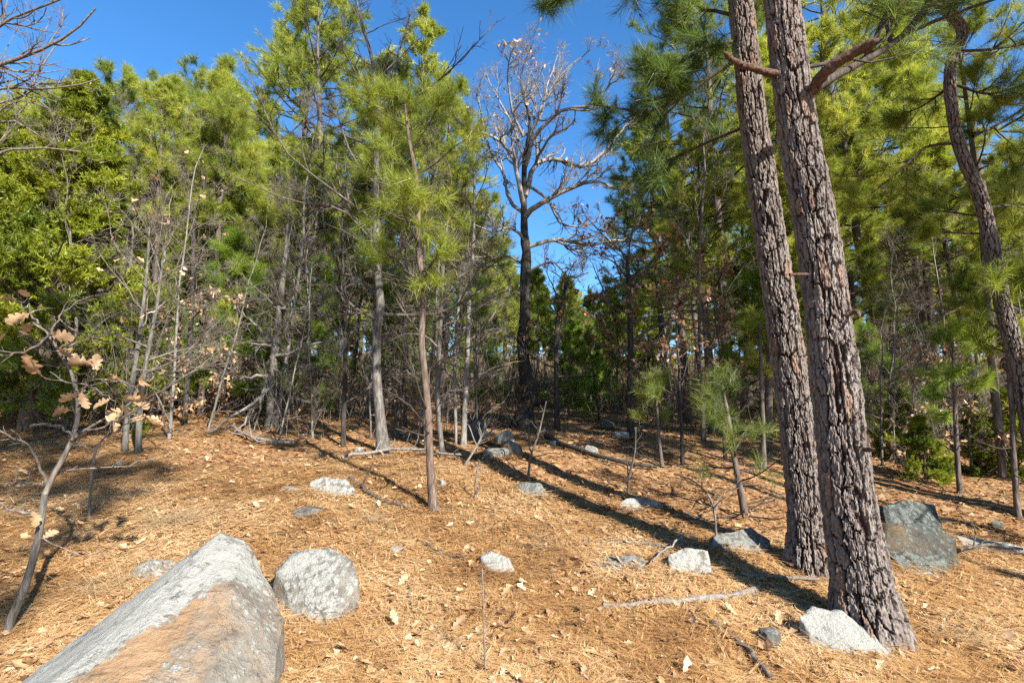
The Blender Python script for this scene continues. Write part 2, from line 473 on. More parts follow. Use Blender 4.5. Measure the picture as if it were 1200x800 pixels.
def simple_leaves(rng, geo, pos, dr, L, tint=None, wid=.5):
    """curled dry leaves with shallow lobes, folded along the midrib"""
    n = len(pos)
    if n == 0: return
    prof = [(0, .03), (.22, .26), (.38, .17), (.62, .42), (.78, .22), (1, 0.0)]
    d = norm(dr); s = norm(np.cross(d, norm(rng.normal(0, 1, (n, 3))))); u = np.cross(s, d)
    ln = (L * rng.uniform(.65, 1.25, n))[:, None]
    curl = rng.uniform(-.5, .7, n)[:, None]; fold = rng.uniform(.0, .55, n)[:, None]
    rows = []
    for t, w in prof:
        c = pos + d * ln * t + u * ln * curl * (t * t) * .6
        for sg in (-1, 0, 1):
            rows.append(c + s * ln * w * wid * sg * 1.6 + u * ln * w * fold * abs(sg))
    V = np.stack(rows, 1)
    m = len(rows); f = []
    for i in range(len(prof) - 1):
        for c in (0, 1): f.append([i * 3 + c, i * 3 + c + 1, i * 3 + c + 4, i * 3 + c + 3])
    F = (np.arange(n)[:, None, None] * m + np.array(f)[None]).reshape(-1, 4)
    tn = rng.uniform(0, 1, n) if tint is None else tint
    geo.add(V.reshape(-1, 3), F, np.repeat(tn, m))

def px_line(pts, Y=None, k=None, down=.25, dY=0.0):
    """pixel trunk line (px,py,width px) -> world polyline and radii at the depth where its foot meets the ground"""
    if Y is None: Y = on(pts[0][0], pts[0][1])[1]
    P = []; 
    for i, (a, b, w) in enumerate(pts):
        p = at(a, b, Y + dY * i / max(1, len(pts) - 1)); P.append([*p, size_at(w, p) / 2 / math.sqrt(1 + ((a - 600) / FPX) ** 2)])
    P = np.array(P)
    if down:
        f = P[0].copy(); f[2] = min(f[2], gz(f[0], f[1])) - down; P = np.vstack([f, P])
    S = spline(P, k or max(18, 4 * len(P)))
    if down:
        h = np.maximum(S[:, 2] - gz(P[0, 0], P[0, 1]), 0); S[:, 3] *= 1 + .25 * np.exp(-h / (1.2 * P[1, 3] + .02))
    return S[:, :3], np.maximum(S[:, 3], .002)

def extend(P, Rr, top, rtop, k=6, lean=(0, 0)):
    e = np.array([P[-1, 0] + lean[0], P[-1, 1] + lean[1], top])
    t = np.linspace(0, 1, k + 1)[1:, None]
    return np.vstack([P, P[-1] * (1 - t) + e * t]), np.concatenate([Rr, Rr[-1] * (1 - t[:, 0]) + rtop * t[:, 0]])

def pine_limbs(rng, P, Rr, t0, n, L, wig=.13, dead=0, el=(0.0, .8), rfac=.45):
    """first-order limbs off a trunk polyline"""
    t = t0 + (1 - t0) * (np.linspace(0, .985, n) + rng.normal(0, .012, n)); t = np.clip(t, 0, .99)
    p, T, r = sample(P[None], Rr[None], np.zeros(n, int), t)
    az = np.arange(n) * 2.4 + rng.normal(0, .5, n)
    f = (t - t0) / (1 - t0)
    e = el[0] + (el[1] - el[0]) * f + rng.normal(0, .15, n)
    D = np.stack([np.cos(az) * np.cos(e), np.sin(az) * np.cos(e), np.sin(e)], -1)
    ln = L(f) * rng.uniform(.6, 1.2, n)
    C = grow(rng, p, D, ln, 7, wig, .05)
    r0 = np.minimum(r * rfac, .012 + ln * .012)
    return C, r0[:, None] * np.linspace(1, .3, 7)[None]

def pine_foliage(rng, C, CR, wood, leaf, nsub=6, ntw=4, nn=26, L=.17, w=.006, sides=4, spread=.5, sub=.45, tw=.5, wig=.12):
    wood.tubes(C, CR, sides + 1, .5)
    S, SR = spawn(rng, C, CR, nsub, .25, .98, .8, sub, 5, wig, .06, .45, .6, .004, .12)
    wood.tubes(S, SR, sides, .5)
    T_, TR = spawn(rng, S, SR, ntw, .25, 1.0, .7, tw, 3, .08, .08, .2, .4, .0025, .06)
    wood.tubes(T_, TR, 3, .5)
    A = np.concatenate([C[:, -1], S[:, -1], T_[:, -1], T_[:, 1]])
    D = np.concatenate([C[:, -1] - C[:, -2], S[:, -1] - S[:, -2], T_[:, -1] - T_[:, 1], T_[:, 1] - T_[:, 0]])
    clump = np.concatenate([rng.uniform(.3, .9, len(C)), np.repeat(rng.uniform(.1, .8, len(C)), nsub),
                            *(2 * [np.repeat(np.repeat(rng.uniform(.1, .8, len(C)), nsub), ntw)])])
    needles(rng, leaf, A, D + np.array([[0, 0, .02]]), nn, L, w, spread, L * 1.1, np.clip(clump + rng.normal(0, .12, len(A)), 0, 1))

def trunk_poly(rng, h, r0, lean=.03, k=14, crook=.05, r1=.012):
    z = np.linspace(-.25, h, k); t = np.clip(z / h, 0, 1)
    x = np.cumsum(rng.normal(0, crook, k)) * .5 * t + lean * h * t; y = np.cumsum(rng.normal(0, crook, k)) * .5 * t
    rr = r0 * (1 - t) ** .8 + r1; rr[:2] *= 1.25
    return np.stack([x, y, z], -1), rr

def make_tree(name, label, cat, group, origin, trunkP, trunkR, wood, leaf, mb, ml, wood_mat=None, sides=12, leaf_name='crown', trunk_mesh=None, top=None):
    t = thing(name, origin, label, cat, group)
    o = np.asarray(origin, float)
    if trunk_mesh is None:
        g = Geo(); g.tubes(trunkP - o, trunkR, sides); me = g.mesh('trunk')
    else: me = trunk_mesh
    link('trunk', me, mb, t)
    if top is not None: link('upper_trunk', top.mesh('upper_trunk'), M['bark_pine'], t)
    if wood is not None and wood.n:
        wood.tubes(trunkP, trunkR * .55, 5)          # limbs meet inside the trunk
        wood.V = [v - o for v in wood.V]; link('branches', wood.mesh('branches'), wood_mat or mb, t)
    if leaf is not None and leaf.n:
        leaf.V = [v - o for v in leaf.V]; link(leaf_name, leaf.mesh(leaf_name, False), ml, t)
    return t

def pine_proto(seed, h, r0, t0, n, spread, nsub, ntw, nn, L, w, top=.25, el=(-.05, .8), label='', group=None, mat='needle', bark='bark_pine', crook=.05, dead=8, name='pine_tree', bias=.35, tcat='pine tree'):
    rng = np.random.default_rng(seed)
    P, Rr = trunk_poly(rng, h, r0, crook=crook)
    wood, leaf = Geo(), Geo()
    shape = lambda f: spread * (top + (1 - top) * np.sin(np.pi * np.clip(bias + (1 - bias) * f, 0, 1)) ** .8) * (1 - .25 * f)
    C, CR = pine_limbs(rng, P, Rr, t0, n, shape, el=el)
    pine_foliage(rng, C, CR, wood, leaf, nsub, ntw, nn, L, w)
    if dead:
        tt = np.linspace(.12, t0, dead)
        p, T, r = sample(P[None], Rr[None], np.zeros(dead, int), tt)
        D = norm(rng.normal(0, 1, (dead, 3)) * np.array([[1, 1, .25]]))
        Cd = grow(rng, p, D, rng.uniform(.3, 1.1, dead), 5, .2, -.05)
        Rd = (.3 * np.minimum(r, .04))[:, None] * np.linspace(1, .3, 5)[None]
        wood.tubes(Cd, Rd, 4); S, SR = spawn(rng, Cd, Rd, 3, .3, 1, .7, .5, 4, .2, 0, rmin=.0025); wood.tubes(S, SR, 3)
    return make_tree(name, label, tcat, group, (0, 0, 0), P, Rr, wood, leaf, M[bark], M[mat], M['bark_limb'])

def bare_branches(rng, P, Rr, wood, n1, t0, L, lv=(5, 4, 3), ang=.75, wig=.18, up=.05, el=(.2, .9), rfac=.5, rmin=.003, lf=.5):
    C, CR = pine_limbs(rng, P, Rr, t0, n1, L, wig, el=el, rfac=rfac)
    wood.tubes(C, CR, 5)
    cur = (C, CR); allp = [cur]
    for i, m in enumerate(lv):
        cur = spawn(rng, cur[0], cur[1], m, .2, 1.0, ang, lf, 5 if i < 2 else 4, wig, up, .1, .5, rmin, .05)
        wood.tubes(cur[0], cur[1], 4 if i == 0 else 3); allp.append(cur)
    return allp

def bare_proto(seed, h, r0, t0, n1, L, lv, label, group, bark='bark_grey', leaves=0, leafL=.1, name='bare_tree', cat='tree', crook=.09, el=(.3, 1.0), up=.06, stems=1, wig=.18, lmat='leaf_brown'):
    rng = np.random.default_rng(seed)
    wood, leaf = Geo(), Geo()
    P, Rr = trunk_poly(rng, h, r0, crook=crook, r1=.005)
    a = bare_branches(rng, P, Rr, wood, n1, t0, L, lv, el=el, up=up, wig=wig)
    if leaves:
        Q, QR = a[-1]; i = rng.integers(0, len(Q), leaves)
        i = i[noise3(Q[i, -1] * 1.6, seed) > -.08]
        simple_leaves(rng, leaf, Q[i, -1], rng.normal(0, .6, (len(i), 3)) + np.array([[0, 0, -.6]]), leafL)
    return make_tree(name, label, cat, group, (0, 0, 0), P, Rr, wood, leaf, M[bark], M[lmat], M['twig'] if bark != 'bark_dark' else M['twig_dark'], sides=9, leaf_name='dry_leaves')

# ------------------------------------------------------------------ twin foreground pines with plated bark
def plated_trunk(P, Rr, nseg, nring, seed, origin, relief=.034, cw=.058, ch=.19, flare=.0):
    S = spline(np.column_stack([P, Rr]), nring)
    C, r = S[:, :3], S[:, 3]
    T = norm(np.gradient(C, axis=0)); X = norm(np.cross(np.array([[0, 1., 0]]), T)); Y = np.cross(T, X)
    th = np.linspace(0, 2 * np.pi, nseg, endpoint=False)
    z = np.concatenate([[0], np.cumsum(np.linalg.norm(np.diff(C, axis=0), axis=1))])
    n = int(round(2 * np.pi * np.mean(r[:nring // 2]) / cw))
    U, Z = np.meshgrid(th / (2 * np.pi) * n, z / ch, indexing='xy')
    cs, sn = np.cos(U / n * 2 * np.pi), np.sin(U / n * 2 * np.pi)
    q = np.stack([cs * 2.2, sn * 2.2, Z * .9], -1).reshape(-1, 3)
    wu = noise3(q * 1.1, seed).reshape(U.shape) + .5 * noise3(q * 3.1, seed + 1).reshape(U.shape)
    wz = noise3(q * 1.3, seed + 2).reshape(U.shape) + .5 * noise3(q * 4, seed + 3).reshape(U.shape)
    hf = noise3(q * np.array([[9, 9, 7.]]), seed + 11).reshape(U.shape); hf2 = noise3(q * np.array([[9, 9, 7.]]), seed + 12).reshape(U.shape)
    u, v = U + wu * .55 + hf * .26, Z + wz * .55 + hf2 * .22
    def cells(u, v, n, sd):
        iu, iv = np.floor(u), np.floor(v)
        f1 = np.full(u.shape, 9.); f2 = f1.copy(); cid = np.zeros(u.shape); x1 = np.zeros(u.shape); x2 = x1.copy(); z1 = x1.copy(); z2 = x1.copy()
        for a in (-1, 0, 1):
            for b in (-1, 0, 1):
                cu, cv = iu + a, iv + b
                m = np.mod(cu, n)
                px = cu + .12 + .76 * hash01(m, cv, np.full(u.shape, sd)); pz = cv + hash01(m, cv, np.full(u.shape, sd + 5))
                d = (np.abs(u - px) ** 2.6 + np.abs(v - pz) ** 2.6) ** (1 / 2.6)
                nw = d < f1; sec = (~nw) & (d < f2)
                f2 = np.where(nw, f1, np.where(sec, d, f2)); x2 = np.where(nw, x1, np.where(sec, px, x2)); z2 = np.where(nw, z1, np.where(sec, pz, z2))
                cid = np.where(nw, hash01(m, cv, np.full(u.shape, sd + 9)), cid); f1 = np.where(nw, d, f1); x1 = np.where(nw, px, x1); z1 = np.where(nw, pz, z1)
        vert = np.abs(x2 - x1) / (np.abs(x2 - x1) + np.abs(z2 - z1) + 1e-6)
        return f2 - f1, cid, vert
    d1, c1, vt = cells(u, v, n, seed)
    d2, c2, _ = cells(u * 1.9, v * 2.3, 2 * n, seed + 31)
    wd = .05 + .20 * vt
    plate = sstep(.3, .85, d1 / wd)
    fine = noise3(q * np.array([[11, 11, 7.]]), seed + 6).reshape(U.shape)
    flake = np.floor(3.5 * (fine + .5 + .5 * c2)) / 3.5
    split = 1 - sstep(.0, .10, d2)
    hgt = plate * (.55 + .40 * c1 + .38 * flake - .2 * split) + fine * .08
    rad = r[:, None] + relief * np.linspace(1.15, .55, nring)[:, None] * (hgt - .75)
    zz = C[:, 2][:, None] - (C[:, 2][0] + .25)
    rad = rad + flare * np.exp(-np.maximum(zz, 0) / .22) * (.6 + .5 * np.cos(5 * th[None] + seed))
    V = C[:, None] + rad[..., None] * (np.cos(th)[None, :, None] * X[:, None] + np.sin(th)[None, :, None] * Y[:, None])
    i, s = np.meshgrid(np.arange(nring - 1), np.arange(nseg), indexing='ij'); s2 = (s + 1) % nseg
    F = np.stack([i * nseg + s, i * nseg + s2, (i + 1) * nseg + s2, (i + 1) * nseg + s], -1).reshape(-1, 4)
    return mesh_np('trunk', V.reshape(-1, 3) - np.asarray(origin), [F], {'plate': np.clip(plate - .15 * split, 0, 1).ravel(), 'cell': c1.ravel()}, smooth=False)

def needle_branch_px(rng, wood, leaf, pts, Y0, Y1, r0, nsub=9, ntw=5, nn=46, L=.19, w=.0042, sub=.32):
    P = np.array([at(a, b, Y0 + (Y1 - Y0) * i / (len(pts) - 1)) for i, (a, b) in enumerate(pts)])
    C = spline(P, 9)[None]; CR = np.linspace(r0, r0 * .3, 9)[None]
    pine_foliage(rng, C, CR, wood, leaf, nsub, ntw, nn, L, w, sides=6, sub=sub, tw=.45)

def twin_pines():
    crown = lambda f: 2.6 * (.35 + .65 * np.sin(np.pi * (.3 + .7 * f)))
    # the nearer trunk
    rng = np.random.default_rng(5)
    P, Rr = px_line([(1016, 738, 73.9), (1006, 660, 66.9), (993, 580, 61.6), (977, 430, 54.6), (958, 280, 48.4), (935, 150, 44.9), (916, 0, 39.6), (903, -90, 37.0)], down=.3)
    Y = P[3, 1]
    P, Rr = extend(P, Rr, 14.5, .03, 8, (-.5, .3))
    o = np.array([P[1, 0], P[1, 1], gz(P[1, 0], P[1, 1])])
    tm = plated_trunk(P[:-6], Rr[:-6], 190, 950, 3, o, flare=.04)
    wood, leaf = Geo(), Geo()
    k = len(P); top = Geo(); top.tubes(P[k - 8:] - o, Rr[k - 8:] * .97, 12)
    C, CR = pine_limbs(rng, P, Rr, .84, 40, crown, el=(-.1, .9))
    pine_foliage(rng, C, CR, wood, leaf, 6, 4, 30, .2, .006)
    stubs = []
    def st(pts, y0, y1, r0, r1, kk=10, s=9, geo=None):
        kk *= 3; s = 14
        S = spline(np.array([at(a, b, y0 + (y1 - y0) * i / (len(pts) - 1)) for i, (a, b) in enumerate(pts)]), kk)
        S[1:-1] += rng.normal(0, r0 * .05, (kk - 2, 3))
        gs = Geo(); stubs.append(gs); gs.tubes(S - o, np.linspace(r0, r1, kk) * rng.uniform(.95, 1.05, kk) * np.concatenate([np.ones(kk - 3), [.85, .5, .05]]), s)
        V0 = gs.V[0]; gs.V[0] = V0 + noise3(V0 * 45, 9)[:, None] * r0 * .5 * norm(rng.normal(0, 1, V0.shape)) + (noise3(V0 * np.array([[40, 40, 40.]]) + 3, 10)[:, None] * r0 * .35) * np.array([[.5, -.6, .6]])
    st([(922, 90), (890, 82), (865, 74), (846, 60)], Y, Y - .25, .03, .02)
    st([(938, 122), (952, 105), (968, 84), (1000, 62), (1034, 46)], Y, Y - .5, .046, .032)
    st([(1005, 527), (1026, 526)], Y - .1, Y - .25, .018, .014, 5, 7)
    st([(925, 322), (950, 321)], Y - .2, Y - .2, .012, .01, 5, 7)
    st([(985, 372), (1003, 365), (1007, 372)], Y - .1, Y - .25, .02, .012, 6, 7)
    # live limbs to the right
    needle_branch_px(rng, wood, leaf, [(945, 110), (985, 85), (1030, 62), (1062, 38), (1095, 2), (1130, -50)], Y, Y + .7, .04, 9, 4, 40)
    needle_branch_px(rng, wood, leaf, [(940, 80), (1000, 66), (1048, 36), (1042, 15), (1020, -30)], Y, Y + .4, .018, 7, 4, 40)
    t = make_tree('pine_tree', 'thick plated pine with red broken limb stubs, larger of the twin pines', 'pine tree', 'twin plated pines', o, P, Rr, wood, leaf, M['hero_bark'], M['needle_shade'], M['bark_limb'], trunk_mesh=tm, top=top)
    for gs in stubs: link('broken_limb', gs.mesh('broken_limb'), M['stub'], t)
    # the farther trunk
    rng = np.random.default_rng(6)
    P, Rr = px_line([(946, 668, 40.5), (941, 580, 37.8), (925, 430, 37.0), (903, 280, 35.2), (884, 150, 30.8), (868, 0, 27.3), (860, -80, 26.4)], down=.3)
    Y = P[3, 1]
    P, Rr = extend(P, Rr, 13.5, .03, 8, (-.6, .6))
    o = np.array([P[1, 0], P[1, 1], gz(P[1, 0], P[1, 1])])
    tm = plated_trunk(P[:-6], Rr[:-6], 160, 800, 17, o, flare=.05)
    wood, leaf = Geo(), Geo()
    k = len(P); top = Geo(); top.tubes(P[k - 8:] - o, Rr[k - 8:] * .97, 12)
    C, CR = pine_limbs(rng, P, Rr, .84, 36, crown, el=(-.1, .9))
    pine_foliage(rng, C, CR, wood, leaf, 6, 4, 30, .2, .006)
    needle_branch_px(rng, wood, leaf, [(878, 48), (837, 52), (815, 62), (795, 76), (767, 82), (735, 80)], Y, Y - .1, .02, 12, 5, 46)
    needle_branch_px(rng, wood, leaf, [(884, 60), (847, 80), (810, 107), (780, 125), (752, 131), (718, 126), (690, 122)], Y, Y + .5, .022, 10, 5, 40)
    needle_branch_px(rng, wood, leaf, [(885, 145), (865, 152), (827, 168), (765, 198), (735, 215)], Y, Y + 1.0, .02, 8, 4, 36)
    needle_branch_px(rng, wood, leaf, [(866, -110), (800, -90), (750, -60), (705, -18), (675, 0), (640, -14), (622, -10)], Y, Y - .4, .016, 9, 5, 46, sub=.2)
    needle_branch_px(rng, wood, leaf, [(866, 20), (825, 12), (790, 25), (770, 10)], Y, Y + .6, .02, 8, 4, 40)
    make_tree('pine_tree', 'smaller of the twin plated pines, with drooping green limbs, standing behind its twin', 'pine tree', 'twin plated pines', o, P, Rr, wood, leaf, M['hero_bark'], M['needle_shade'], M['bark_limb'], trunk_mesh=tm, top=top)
    # crooked pine on the right
    rng = np.random.default_rng(8)
    P, Rr = px_line([(1216, 560, 25.4), (1206, 490, 24.6), (1194, 430, 23.0), (1175, 355, 20.5), (1163, 292, 19.7), (1149, 232, 17.2), (1130, 187, 15.6), (1119, 150, 14.8), (1113, 97, 13.9), (1116, 68, 13.9), (1128, 41, 13.9), (1119, 22, 13.1), (1096, 0, 12.3), (1080, -40, 12.3)], Y=6.0, k=60, down=.3)
    P, Rr = extend(P, Rr, 11.5, .03, 6, (-.3, .3))
    o = np.array([P[1, 0], P[1, 1], gz(P[1, 0], P[1, 1])])
    tm = plated_trunk(P[:-4], Rr[:-4], 90, 520, 23, o, relief=.022, cw=.055, ch=.13, flare=.02)
    wood, leaf = Geo(), Geo()
    top = Geo(); top.tubes(P[-6:] - o, Rr[-6:] * .97, 10)
    C, CR = pine_limbs(rng, P, Rr, .91, 30, lambda f: 2.2 * (.4 + .6 * np.sin(np.pi * (.25 + .7 * f))), el=(-.1, .8))
    pine_foliage(rng, C, CR, wood, leaf, 6, 4, 30, .19, .006)
    for pts, dy in [([(1120, 168), (1085, 172), (1060, 195), (1030, 220), (1008, 238)], .3), ([(1128, 60), (1160, 58), (1200, 52), (1250, 40)], .4), ([(1122, 100), (1160, 110), (1215, 95)], -.5),
                    ([(1140, 160), (1180, 140), (1240, 100)], .8), ([(1150, 245), (1185, 240), (1240, 235)], .5), ([(1115, 100), (1080, 125), (1050, 135)], .8)]:
        needle_branch_px(rng, wood, leaf, pts, 6.0, 6.0 + dy, .02, 9, 4, 34)
    make_tree('pine_tree', 'crooked pine with an S-bent upper trunk and flaky bark', 'pine tree', None, o, P, Rr, wood, leaf, M['hero_bark'], M['needle'], M['bark_limb'], trunk_mesh=tm, top=top)
twin_pines()

# ------------------------------------------------------------------ the bent bare oak in the middle
def centre_oak():
    rng = np.random.default_rng(12)
    P, Rr = px_line([(613, 500, 22.6), (616, 478, 19.4), (621, 460, 16.6), (617, 442, 15.3), (614, 422, 14.6), (612, 400, 13.3), (615, 375, 12.7), (615, 336, 12.1), (617, 295, 10.6), (615, 281, 10.1), (614, 247, 7.9), (615, 187, 5.3), (621, 142, 3.7), (610, 94, 2.1), (625, 49, 0.9)], k=44)
    Y = P[4, 1]
    o = np.array([P[1, 0], P[1, 1], gz(P[1, 0], P[1, 1])])
    limbs = [([(613, 238), (610, 225), (599, 180), (580, 161), (550, 150), (530, 132)], 8, -.6), ([(614, 250), (598, 235), (590, 205), (575, 180), (562, 140), (555, 105)], 6, .6),
             ([(615, 230), (621, 210), (629, 191), (655, 184), (685, 195), (711, 172), (735, 140)], 9, .9), ([(615, 255), (625, 244), (662, 225), (696, 214), (719, 221), (745, 221)], 9, -.5),
             ([(616, 195), (625, 161), (659, 131), (692, 126), (715, 97), (725, 70)], 7, -.8), ([(616, 290), (655, 281), (692, 290), (719, 285), (760, 292)], 7, .4),
             ([(615, 190), (604, 150), (585, 118), (570, 90)], 5, .3), ([(618, 165), (636, 130), (645, 95), (655, 60)], 5, .8), ([(616, 285), (600, 268), (575, 275), (550, 262)], 5, -.6),
             ([(615, 175), (628, 140), (640, 112), (668, 82), (690, 62)], 4.5, -.3), ([(614, 215), (640, 235), (655, 262), (682, 265), (705, 250)], 5, .9), ([(613, 160), (600, 120), (598, 80), (605, 55)], 4.5, -.7),
             ([(615, 310), (590, 300), (560, 312), (530, 330)], 4, .5), ([(615, 320), (645, 305), (668, 320), (690, 315)], 4, -.5), ([(612, 400), (590, 395), (560, 410)], 3, .4)]
    wood, leaf = Geo(), Geo()
    Cs, Rs = [], []
    for pts, w, dy in limbs:
        L = np.array([at(a, b, Y + dy * i / (len(pts) - 1) * 1.4) for i, (a, b) in enumerate(pts)])
        S = spline(L, 12); S[1:] += np.cumsum(rng.normal(0, .016, (11, 3)), 0)
        Cs.append(S); Rs.append(size_at(w * .8, L[0]) / 2 * np.linspace(1, .28, 12))
    Cs, Rs = np.array(Cs), np.array(Rs)
    wood.tubes(Cs, Rs, 7)
    ld = spline(np.column_stack([P[-14:], Rr[-14:]]), 12); Cs = np.concatenate([Cs, ld[None, :, :3]]); Rs = np.concatenate([Rs, ld[None, :, 3]])
    a = spawn(rng, Cs, Rs, 10, .2, 1, .8, .34, 7, .26, .10, 0, .5, .006, .1); wood.tubes(*a, 5)
    b = spawn(rng, *a, 7, .15, 1, .75, .48, 5, .24, .10, 0, .5, .005, .08); wood.tubes(*b, 4)
    c = spawn(rng, *b, 5, .2, 1, .7, .55, 4, .2, .08, 0, .4, .0035, .06); wood.tubes(*c, 3)
    i = rng.integers(0, len(c[0]), 900); i = i[noise3(c[0][i, -1] * 1.4, 4) > .16]
    simple_leaves(rng, leaf, c[0][i, -1], rng.normal(0, .6, (len(i), 3)) + np.array([[0, 0, -.6]]), .11)
    g = Geo(); g.tubes(P - o, Rr * (1 + .06 * rng.normal(0, 1, len(Rr))), 16)
    st = spline(np.array([at(619, 470, Y), at(630, 471, Y - .05), at(641, 470, Y - .1)]), 5); g.tubes(st - o, np.array([.10, .09, .075, .06, .04]), 9)
    make_tree('bare_oak_tree', 'dark crooked bare oak with a bent foot and twisting limbs holding few brown leaves', 'oak tree', None, o, P, Rr, wood, leaf, M['bark_dark'], M['leaf_tan'], M['bark_oak_limb'], leaf_name='dry_leaves', trunk_mesh=g.mesh('trunk'))
centre_oak()

# ------------------------------------------------------------------ individually seen trunks
def bare_px(label, pts, bark, n1, L, lv, seed, t0=.4, top=None, cat='tree', name='bare_tree', leaves=0, el=(.3, 1.), up=.06, group=None, Y=None, lmat='leaf_brown', twig='twig', extra=None, wig=.17):
    rng = np.random.default_rng(seed)
    P, Rr = px_line(pts, Y=Y)
    if top: P, Rr = extend(P, Rr, top, .006, 5)
    o = np.array([P[1, 0], P[1, 1], gz(P[1, 0], P[1, 1])])
    wood, leaf = Geo(), Geo()
    a = bare_branches(rng, P, Rr, wood, n1, t0, L, lv, el=el, up=up, wig=wig)
    if extra:
        Cs = np.array([spline(np.array([at(x, y, P[4, 1] + d * i / (len(e) - 1)) for i, (x, y) in enumerate(e)]), 9) for e, d, w in extra])
        Rs = np.array([size_at(w, P[4]) / 2 * np.linspace(1, .3, 9) for e, d, w in extra])
        wood.tubes(Cs, Rs, 6); s = spawn(rng, Cs, Rs, 9, .2, 1, .7, .4, 6, .22, up, rmin=.003); wood.tubes(*s, 4)
        s = spawn(rng, *s, 6, .2, 1, .7, .5, 4, .2, up, rmin=.0025); wood.tubes(*s, 3)
    if leaves:
        Q = a[-1][0]; i = rng.integers(0, len(Q), leaves); i = i[noise3(Q[i, -1] * 2, seed) > -.1]
        simple_leaves(rng, leaf, Q[i, -1], rng.normal(0, .6, (len(i), 3)) + np.array([[0, 0, -.6]]), .10)
    return make_tree(name, label, cat, group, o, P, Rr, wood, leaf, M[bark], M[lmat], M[twig], leaf_name='dry_leaves')

bare_px('grey bare hardwood with a swollen dark knee beside the thin red pine', [(449, 531, 16.1), (446, 495, 12.8), (442, 450, 11.0), (441, 412, 10.2), (442, 382, 11.0), (446, 362, 10.2), (441, 300, 8.5), (441, 244, 8.1), (441, 180, 6.8), (443, 131, 6.0), (437, 75, 4.2), (422, 19, 2.5), (415, -15, 1.7)], 'bark_grey', 20, lambda f: 1.6 - .7 * f, (5, 4, 3), 31, .3, el=(.2, 1.0),
        extra=[([(443, 135), (456, 105), (471, 49), (486, 0)], .4, 4), ([(441, 190), (470, 130), (520, 90), (583, 25)], .7, 4), ([(441, 260), (380, 215), (330, 170), (280, 60)], -.8, 3.5), ([(442, 375), (415, 360), (395, 340), (375, 330)], .3, 5), ([(442, 290), (400, 245), (340, 235), (250, 195)], -.9, 3)], twig='twig_dark')
bare_px('pale slender bare sapling in the cluster of white stems beside the rock pile', [(543, 522, 7.0), (545, 470, 6.2), (547, 430, 5.9), (550, 350, 4.7), (555, 280, 3.9), (556, 200, 2.3)], 'bark_pale', 16, lambda f: 1.1 - .5 * f, (4, 4, 3), 32, .25, twig='twig')
bare_px('thin bare sapling standing just behind the thin red pine', [(518, 532, 6.2), (513, 470, 5.5), (514, 425, 5.5), (517, 362, 4.7), (520, 300, 3.9), (528, 230, 2.3)], 'bark_grey', 16, lambda f: 1.2 - .5 * f, (4, 4, 3), 33, .25)
bare_px('pale thin bare sapling leaning away from the cluster of white stems', [(535, 520, 3.9), (533, 460, 3.9), (534, 400, 3.5), (541, 330, 3.1), (556, 250, 2.3)], 'bark_pale', 12, lambda f: 1.0 - .5 * f, (4, 3, 3), 34, .25)
bare_px('slim dark bare sapling between the dead snag and the grey knee hardwood', [(402, 523, 6.2), (403, 480, 5.9), (404, 450, 5.5), (405, 400, 5.1), (403, 330, 4.7), (400, 260, 3.1)], 'bark_dark', 14, lambda f: 1.1 - .5 * f, (4, 4, 3), 35, .25, twig='twig_dark')
bare_px('straight dark trunk behind the white stems, thin and bare low down', [(475, 500, 4.7), (473, 430, 4.7), (474, 360, 3.9), (476, 280, 3.1)], 'bark_dark', 12, lambda f: 1.2, (4, 3, 3), 36, .25, twig='twig_dark')
bare_px('leaning pale grey tree trunk behind the broad green cedar', [(172, 482, 8), (178, 455, 8.5), (195, 370, 8), (216, 291, 7), (226, 220, 4)], 'bark_pale', 12, lambda f: 1.5, (4, 4, 3), 37, .5)
bare_px('grey bare tree with two low dark forks beside the broad green cedar', [(146, 528, 8), (150, 480, 7.5), (158, 430, 6.5), (165, 380, 5), (171, 330, 4), (176, 260, 2)], 'bark_grey', 14, lambda f: 1.3, (4, 4, 3), 38, .2, leaves=60, lmat='leaf_tan')
bare_px('grey sapling trunk a hand apart from the forked grey tree by the cedar', [(162, 530, 8), (164, 480, 7.5), (172, 420, 6), (185, 350, 4), (192, 290, 2.5)], 'bark_grey', 12, lambda f: 1.2, (4, 3, 3), 39, .3)
bare_px('thin dark straight trunk beside the tall thin sunlit pine pole', [(216, 497, 7), (220, 437, 6.5), (224, 375, 6), (226, 320, 5), (228, 240, 3)], 'bark_dark', 12, lambda f: 1.0, (4, 3, 3), 40, .3, twig='twig_dark', leaves=60, lmat='leaf_tan')
bare_px('dark slim oak with rusty leaves on the leaf-strewn slope', [(740, 512, 10), (738, 470, 8), (739, 400, 7), (737, 340, 6), (735, 300, 4)], 'bark_dark', 18, lambda f: 1.6 - .4 * f, (4, 4, 3), 41, .35, twig='twig_dark', leaves=700)
bare_px('thin dark tree just past the bent bare oak', [(653, 505, 7), (652, 450, 6), (653, 380, 5), (664, 330, 3)], 'bark_dark', 10, lambda f: .9, (4, 3, 3), 42, .4, twig='twig_dark', leaves=60)

